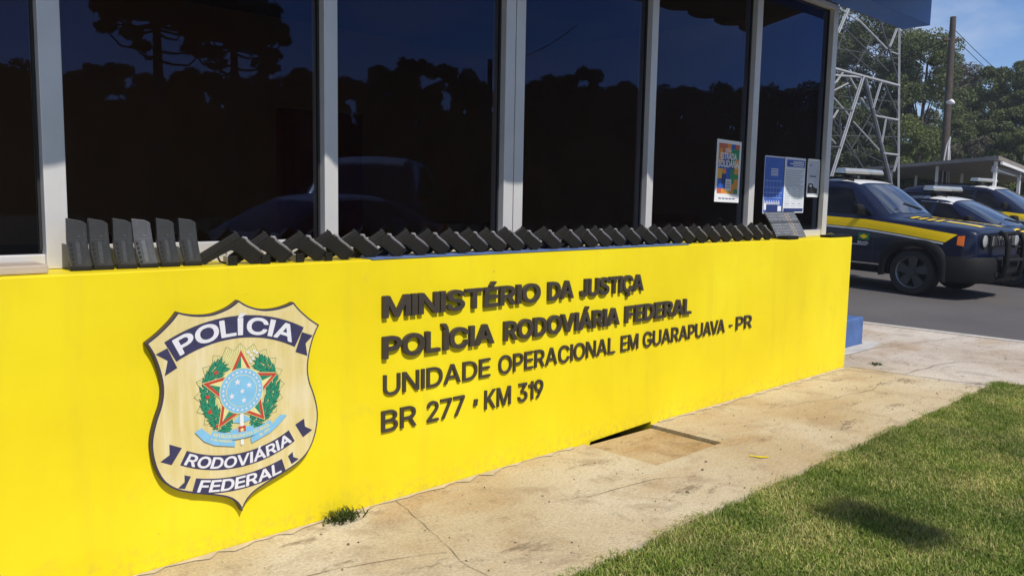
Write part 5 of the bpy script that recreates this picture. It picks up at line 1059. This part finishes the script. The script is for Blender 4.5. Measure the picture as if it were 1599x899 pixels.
        decal('flag_decal', [(-1.54, .82), (-1.61, .782), (-1.68, .82)], [(-1.54, .82), (-1.61, .858), (-1.68, .82)], bv, ax, CYEL, root, .009, 8, 4)
        v, f = text_data('BRASIL', 0, .01); hit, _, _, _ = bv.ray_cast(Vector((-1.6, s*3, .74)), Vector((0, -s, 0)))
        q = np.zeros_like(v); u = (v[:, 0]-v[:, 0].min())/np.ptp(v[:, 0]); q[:, 0] = (-1.70+.18*u) if s < 0 else (-1.52-.18*u); q[:, 1] = hit.y+s*.008; q[:, 2] = .71+v[:, 1]/CAPH*.035
        b = MB(); b.add(q, f); b.build('lettering', CWHI, root, recalc=False)
        # head lights, indicators
        hz0 = .865 if kind == 'suv' else st[2][4]-.155
        b = MB(); b.lathe([(0, .02), (.05, .018), (.085, .005), (.098, -.03), (.098, -.08)], 24); b.v = [(y_+0, x_, z_) for x_, y_, z_ in b.v]
        hl_ = b.build('headlight', LENS, root, smooth=40); hl_.location = (.022 if suv else -.035, s*.575, hz0)
        b = MB(); b.lathe([(.098, .004), (.112, .010), (.118, -.02)], 24); b.v = [(y_, x_, z_) for x_, y_, z_ in b.v]; b.build('bezel', PLAST, hl_, smooth=40)
        decal('indicator', [(-.15, hz0-.08), (-.24, hz0-.065)], [(-.15, hz0+.07), (-.24, hz0+.06)], bv, ax, ORNG, root, .012, 4, 3)
        b = MB(); b.lathe([(0, .01), (.05, .008), (.055, -.04)], 16); b.v = [(y_, x_, z_) for x_, y_, z_ in b.v]; fl = b.build('fog_light', LENS, root, smooth=40); fl.location = (.055, s*.62, .44)
        b = MB(); b.tube([(-b1-.15, s*.60, roof+.075), (-b1-.35, s*.62, roof+.12), (-3.5, s*.62, roof+.115), (-3.8, s*.61, roof+.05)], .017, 6); b.build('roof_rail', PLAST, root, smooth=True)
    # bonnet stripes and roof panel
    zc = b0
    for y0, y1, m_ in [(-.42, -.30, CYEL), (-.285, -.235, CWHI), (.30, .42, CYEL), (.235, .285, CWHI)]:
        decal('bonnet_stripe', [(-.12, y0), (-.62, y0)], [(-.12, y1), (-.62, y1)], bv, 'z', m_, root, .004, 10, 2)
        for k in range(4 if m_ is CYEL else 0):
            d0 = .68+.125*k; decal('bonnet_chevron', [(-d0, y0-.10), (-d0-.055, y0-.10)], [(-d0-.03, y1+.12), (-d0-.085, y1+.12)], bv, 'z', m_, root, .004, 3, 3)
    decal('white_roof', [(-b1-.045, -.60), (-b1-.03, 0), (-b1-.045, .60)], [(-b1-.60, -.62), (-b1-.62, 0), (-b1-.60, .62)], bv, 'z', CWHI, root, .006, 12, 6)
    light_bar(root, W['bar'], W['barz']-.02, 1.26)
    # grille with slots, bumper, bull bar, plate, wipers
    g0 = .865 if kind == 'suv' else st[2][4]-.155
    b = MB(); b.box((-.06, -.455, g0-.085), (.018, .455, g0+.085)); gr = b.build('grille', PLAST, root, bevel=.015); gr.location.x = .034 if suv else 0
    for k in range(7):
        b = MB(); yk = -.36+.12*k; b.box((.016, yk-.035, g0-.065), (.024, yk+.035, g0+.065)); b.build('slot', CHROME if k % 2 == 9 else pm('slot_chrome', (.50, .50, .50), .3, .4), gr, bevel=.006)
        b = MB(); b.box((.022, yk-.020, g0-.058), (.027, yk+.014, g0+.058)); b.build('slot', DARK, gr)
    b = MB(); pl = [(-.45, .905), (-.20, .87), (.0, .76), (.075, .45), (.09, 0)]; pl = pl+[(x, -y) for x, y in pl[-2::-1]]; n = len(pl); lev = [(.26, -.05), (.32, 0), (.46, .01), (.60, -.01), (.635, -.05)]
    vs = [(x+dx, y, z) for z, dx in lev for x, y in pl]; b.add(vs, [(j*n+i, j*n+i+1, (j+1)*n+i+1, (j+1)*n+i) for j in range(len(lev)-1) for i in range(n-1)]); bp_ = b.build('bumper', PLAST, root, smooth=50); bp_.location.x = .045 if suv else 0
    b = MB(); b.box((.085, -.40, .36), (.098, .40, .42)); b.build('intake', DARK, bp_)
    b = MB(); b.box((.09, -.20, .50), (.105, .20, .61)); b.build('plate', pm('plate_grey', (.45, .45, .46), .4), bp_)
    if kind == 'suv':
        b = MB()
        for s in (-1, 1): b.tube([(.08, s*.30, .34), (.20, s*.30, .38), (.235, s*.30, .55), (.225, s*.30, .86), (.17, s*.30, .97), (.10, s*.28, .99)], .036, 10)
        b.tube([(.17, -.30, .975), (.18, 0, .985), (.17, .30, .975)], .028, 10); b.tube([(.235, -.30, .60), (.245, 0, .60), (.235, .30, .60)], .028, 10)
        bb = b.build('bull_bar', PLAST, root, smooth=True)
        b = MB(); b.box((.165, -.27, .40), (.185, .27, .66)); b.build('push_plate', PLAST, bb, bevel=.01)
    for s in (-1, 1):
        b = MB(); hit, _, _, _ = bv.ray_cast(Vector((-b0-.06, s*.42, 4)), Vector((0, 0, -1))); h2, _, _, _ = bv.ray_cast(Vector((-b0-.16, s*.42-.42, 4)), Vector((0, 0, -1)))
        if hit and h2: b.bar(hit+Vector((0, 0, .02)), h2+Vector((0, 0, .02)), .014); b.build('wiper', DARK, root)
    return root
TH = 85.5
FW_ = np.array([-math.cos(R(TH)), -math.sin(R(TH))]); NEAR = np.array([FW_[1], -FW_[0]])
pit = math.atan(SLOPE)*.95
def spot(root, contact, fw):  # put the near front wheel's contact patch on a ground point
    c_ = np.array(contact[:2]); nose = c_ + FW_*fw - NEAR*.775
    place_car(root, (nose[0], nose[1], lot_z(c_[1])-math.sin(pit)*fw-.01), TH, pit)
def spot_bar(root, P, db, z):  # put the middle of the light bar over a ground point
    n_ = np.array(P[:2])+FW_*db; z = lot_z(P[1])-.03 if z is None else z
    place_car(root, (n_[0], n_[1], z-math.sin(pit)*db*.5), TH, pit)
jeep = police_car('suv', 'dark blue police SUV with bull bar, yellow side stripe and orange indicator, nearest car')
spot(jeep, (13.0, 1.72), .84)
sed = police_car('sedan', 'dark blue low police car with long sloping windshield, middle of the three parked cars')
P = at(1469, 296, 15.8); spot_bar(sed, P, 2.55, .02)
van = police_car('wagon', 'dark blue police wagon with tall roof, farthest right of the parked cars')
P = at(1533, 285, 21.5); spot_bar(van, P, 2.5, None)

def plain_car(label, st, paint, roofm, ws, belt, roof, fw, rw, wr_, name, cat):
    root = thing(name, label, cat)
    body, bv = car_body(st, paint, root, 2, [(fw, wr_, wr_+.06), (rw, wr_, wr_+.06)])
    for d in (fw, rw):
        for s in (-1, 1): wheel(root, -d, s*.77, wr_, s)
    b0, b1 = ws
    decal('windshield', [(-b0-.02, -.66), (-b0+.03, 0), (-b0-.02, .66)], [(-b1, -.54), (-b1+.02, 0), (-b1, .54)], bv, 'z', CGLASS, root, .006, 12, 8)
    for s, ax in ((-1, 'y-'), (1, 'y+')):
        decal('side_window', [(-b0-.42, belt+.02), (-2.4, belt+.02)], [(-b1-.1, roof-.05), (-2.4, roof-.03)], bv, ax, CGLASS, root, .005, 8, 5)
        decal('side_window', [(-2.48, belt+.02), (-3.3, belt+.04)], [(-2.48, roof-.03), (-3.1, roof-.05)], bv, ax, CGLASS, root, .005, 8, 5)
        b = MB(); b.prism([(-b0-.36, belt+.02), (-b0-.30, belt+.02), (-b0-.28, belt+.14), (-b0-.38, belt+.15)], s*.91, s*1.06); b.build('mirror', paint, root, bevel=.02)
        decal('headlight', [(-.10, .50), (-.45, .62)], [(-.16, .64), (-.48, .72)], bv, ax, LENS, root, .006, 5, 3)
    decal('roof_highlight', [(-b1+.04, -.56), (-b1+.06, 0), (-b1+.04, .56)], [(-3.0, -.60), (-3.05, 0), (-3.0, .60)], bv, 'z', ROOF_SUNLIT, root, .006, 12, 8)  # pale colour laid on the roof to stand in for sunlight on it
    decal('grille', [(-.42, .45), (.42, .45)], [(-.46, .58), (.46, .58)], bv, 'x', PLAST, root, .008, 8, 3)
    return root
st_s = [(.0, .35, .60, .58, .62, .4, .64), (.05, .26, .74, .70, .70, .5, .72), (.22, .20, .84, .78, .76, .5, .79), (.6, .18, .87, .81, .84, .5, .875), (1.05, .18, .87, .84, .90, .5, .94), (1.22, .18, .87, .85, .92, .5, .965), (1.34, .18, .87, .85, .93, .74, 1.06), (2.0, .18, .87, .85, .94, .60, 1.40), (2.25, .18, .87, .85, .95, .60, 1.445), (2.7, .18, .87, .85, .96, .61, 1.46), (3.3, .18, .87, .85, .98, .60, 1.43), (3.9, .20, .86, .83, 1.0, .62, 1.16), (4.25, .26, .82, .78, 1.0, .5, 1.03), (4.35, .36, .74, .70, .92, .5, .94)]
SILV = pm('dark_grey_car_paint', (.03, .03, .032), .35, 0, .05, 6, coat=.6); ROOF_SUNLIT = pm('sunlit_roof_tone', (.70, .70, .70), .35, 0, .05, 6, coat=1)  # second material: bright tone that makes the mirrored roofs look sunlit
c1 = plain_car('dark saloon by the road, roof coloured sunlit pale, faintly mirrored in the windows', st_s, SILV, None, (1.26, 1.98), .97, 1.40, .85, 3.4, .31, 'parked_car', 'car')
P = mirrored(232, 360, 8.8); c1.location = (P[0], P[1], -.09); c1.rotation_euler = (0, 0, R(168))
st_v = [(.0, .42, .70, .66, .85, .5, .88), (.06, .34, .80, .76, .98, .5, 1.0), (.3, .26, .90, .85, 1.03, .5, 1.07), (.9, .24, .92, .88, 1.09, .5, 1.13), (1.15, .24, .92, .89, 1.12, .5, 1.165), (1.27, .24, .92, .89, 1.13, .80, 1.25), (2.0, .24, .92, .89, 1.15, .68, 1.76), (2.2, .24, .92, .89, 1.16, .68, 1.81), (2.6, .24, .92, .89, 1.17, .69, 1.83), (3.6, .24, .92, .89, 1.18, .69, 1.82), (4.3, .26, .90, .87, 1.20, .66, 1.76), (4.5, .3, .88, .85, 1.18, .62, 1.45), (4.6, .42, .82, .80, 1.05, .5, 1.08)]
c2 = plain_car('dark tall wagon, roof coloured sunlit pale, parked beyond the saloon, seen reflected in the windows', st_v, pm('black_car_paint', (.012, .012, .013), .35, 0, .05, 6, coat=.6), None, (1.22, 1.98), 1.2, 1.74, .92, 3.6, .36, 'parked_wagon', 'car')
P = mirrored(512, 330, 10.5); c2.location = (P[0], P[1], -.09); c2.scale = (1, 1, 1.11); c2.rotation_euler = (0, 0, R(138))

# ------------------------------------------------------------------ the air
hm = bpy.data.materials.new('haze_air'); hm.use_nodes = True; hn = hm.node_tree; hn.nodes.remove(hn.nodes['Principled BSDF'])
pv = hn.nodes.new('ShaderNodeVolumePrincipled'); pv.inputs['Color'].default_value = (.86, .92, 1, 1); pv.inputs['Density'].default_value = .0012; pv.inputs['Anisotropy'].default_value = 0.2
hn.links.new(pv.outputs['Volume'], hn.nodes['Material Output'].inputs['Volume'])
b = MB(); b.box((-1520, -1520, -1.3), (1520, 1520, 16)); hz_o = b.build('haze', hm); hz_o['kind'] = 'stuff'; hz_o['label'] = 'thin pale daylight haze filling the air over the whole place'
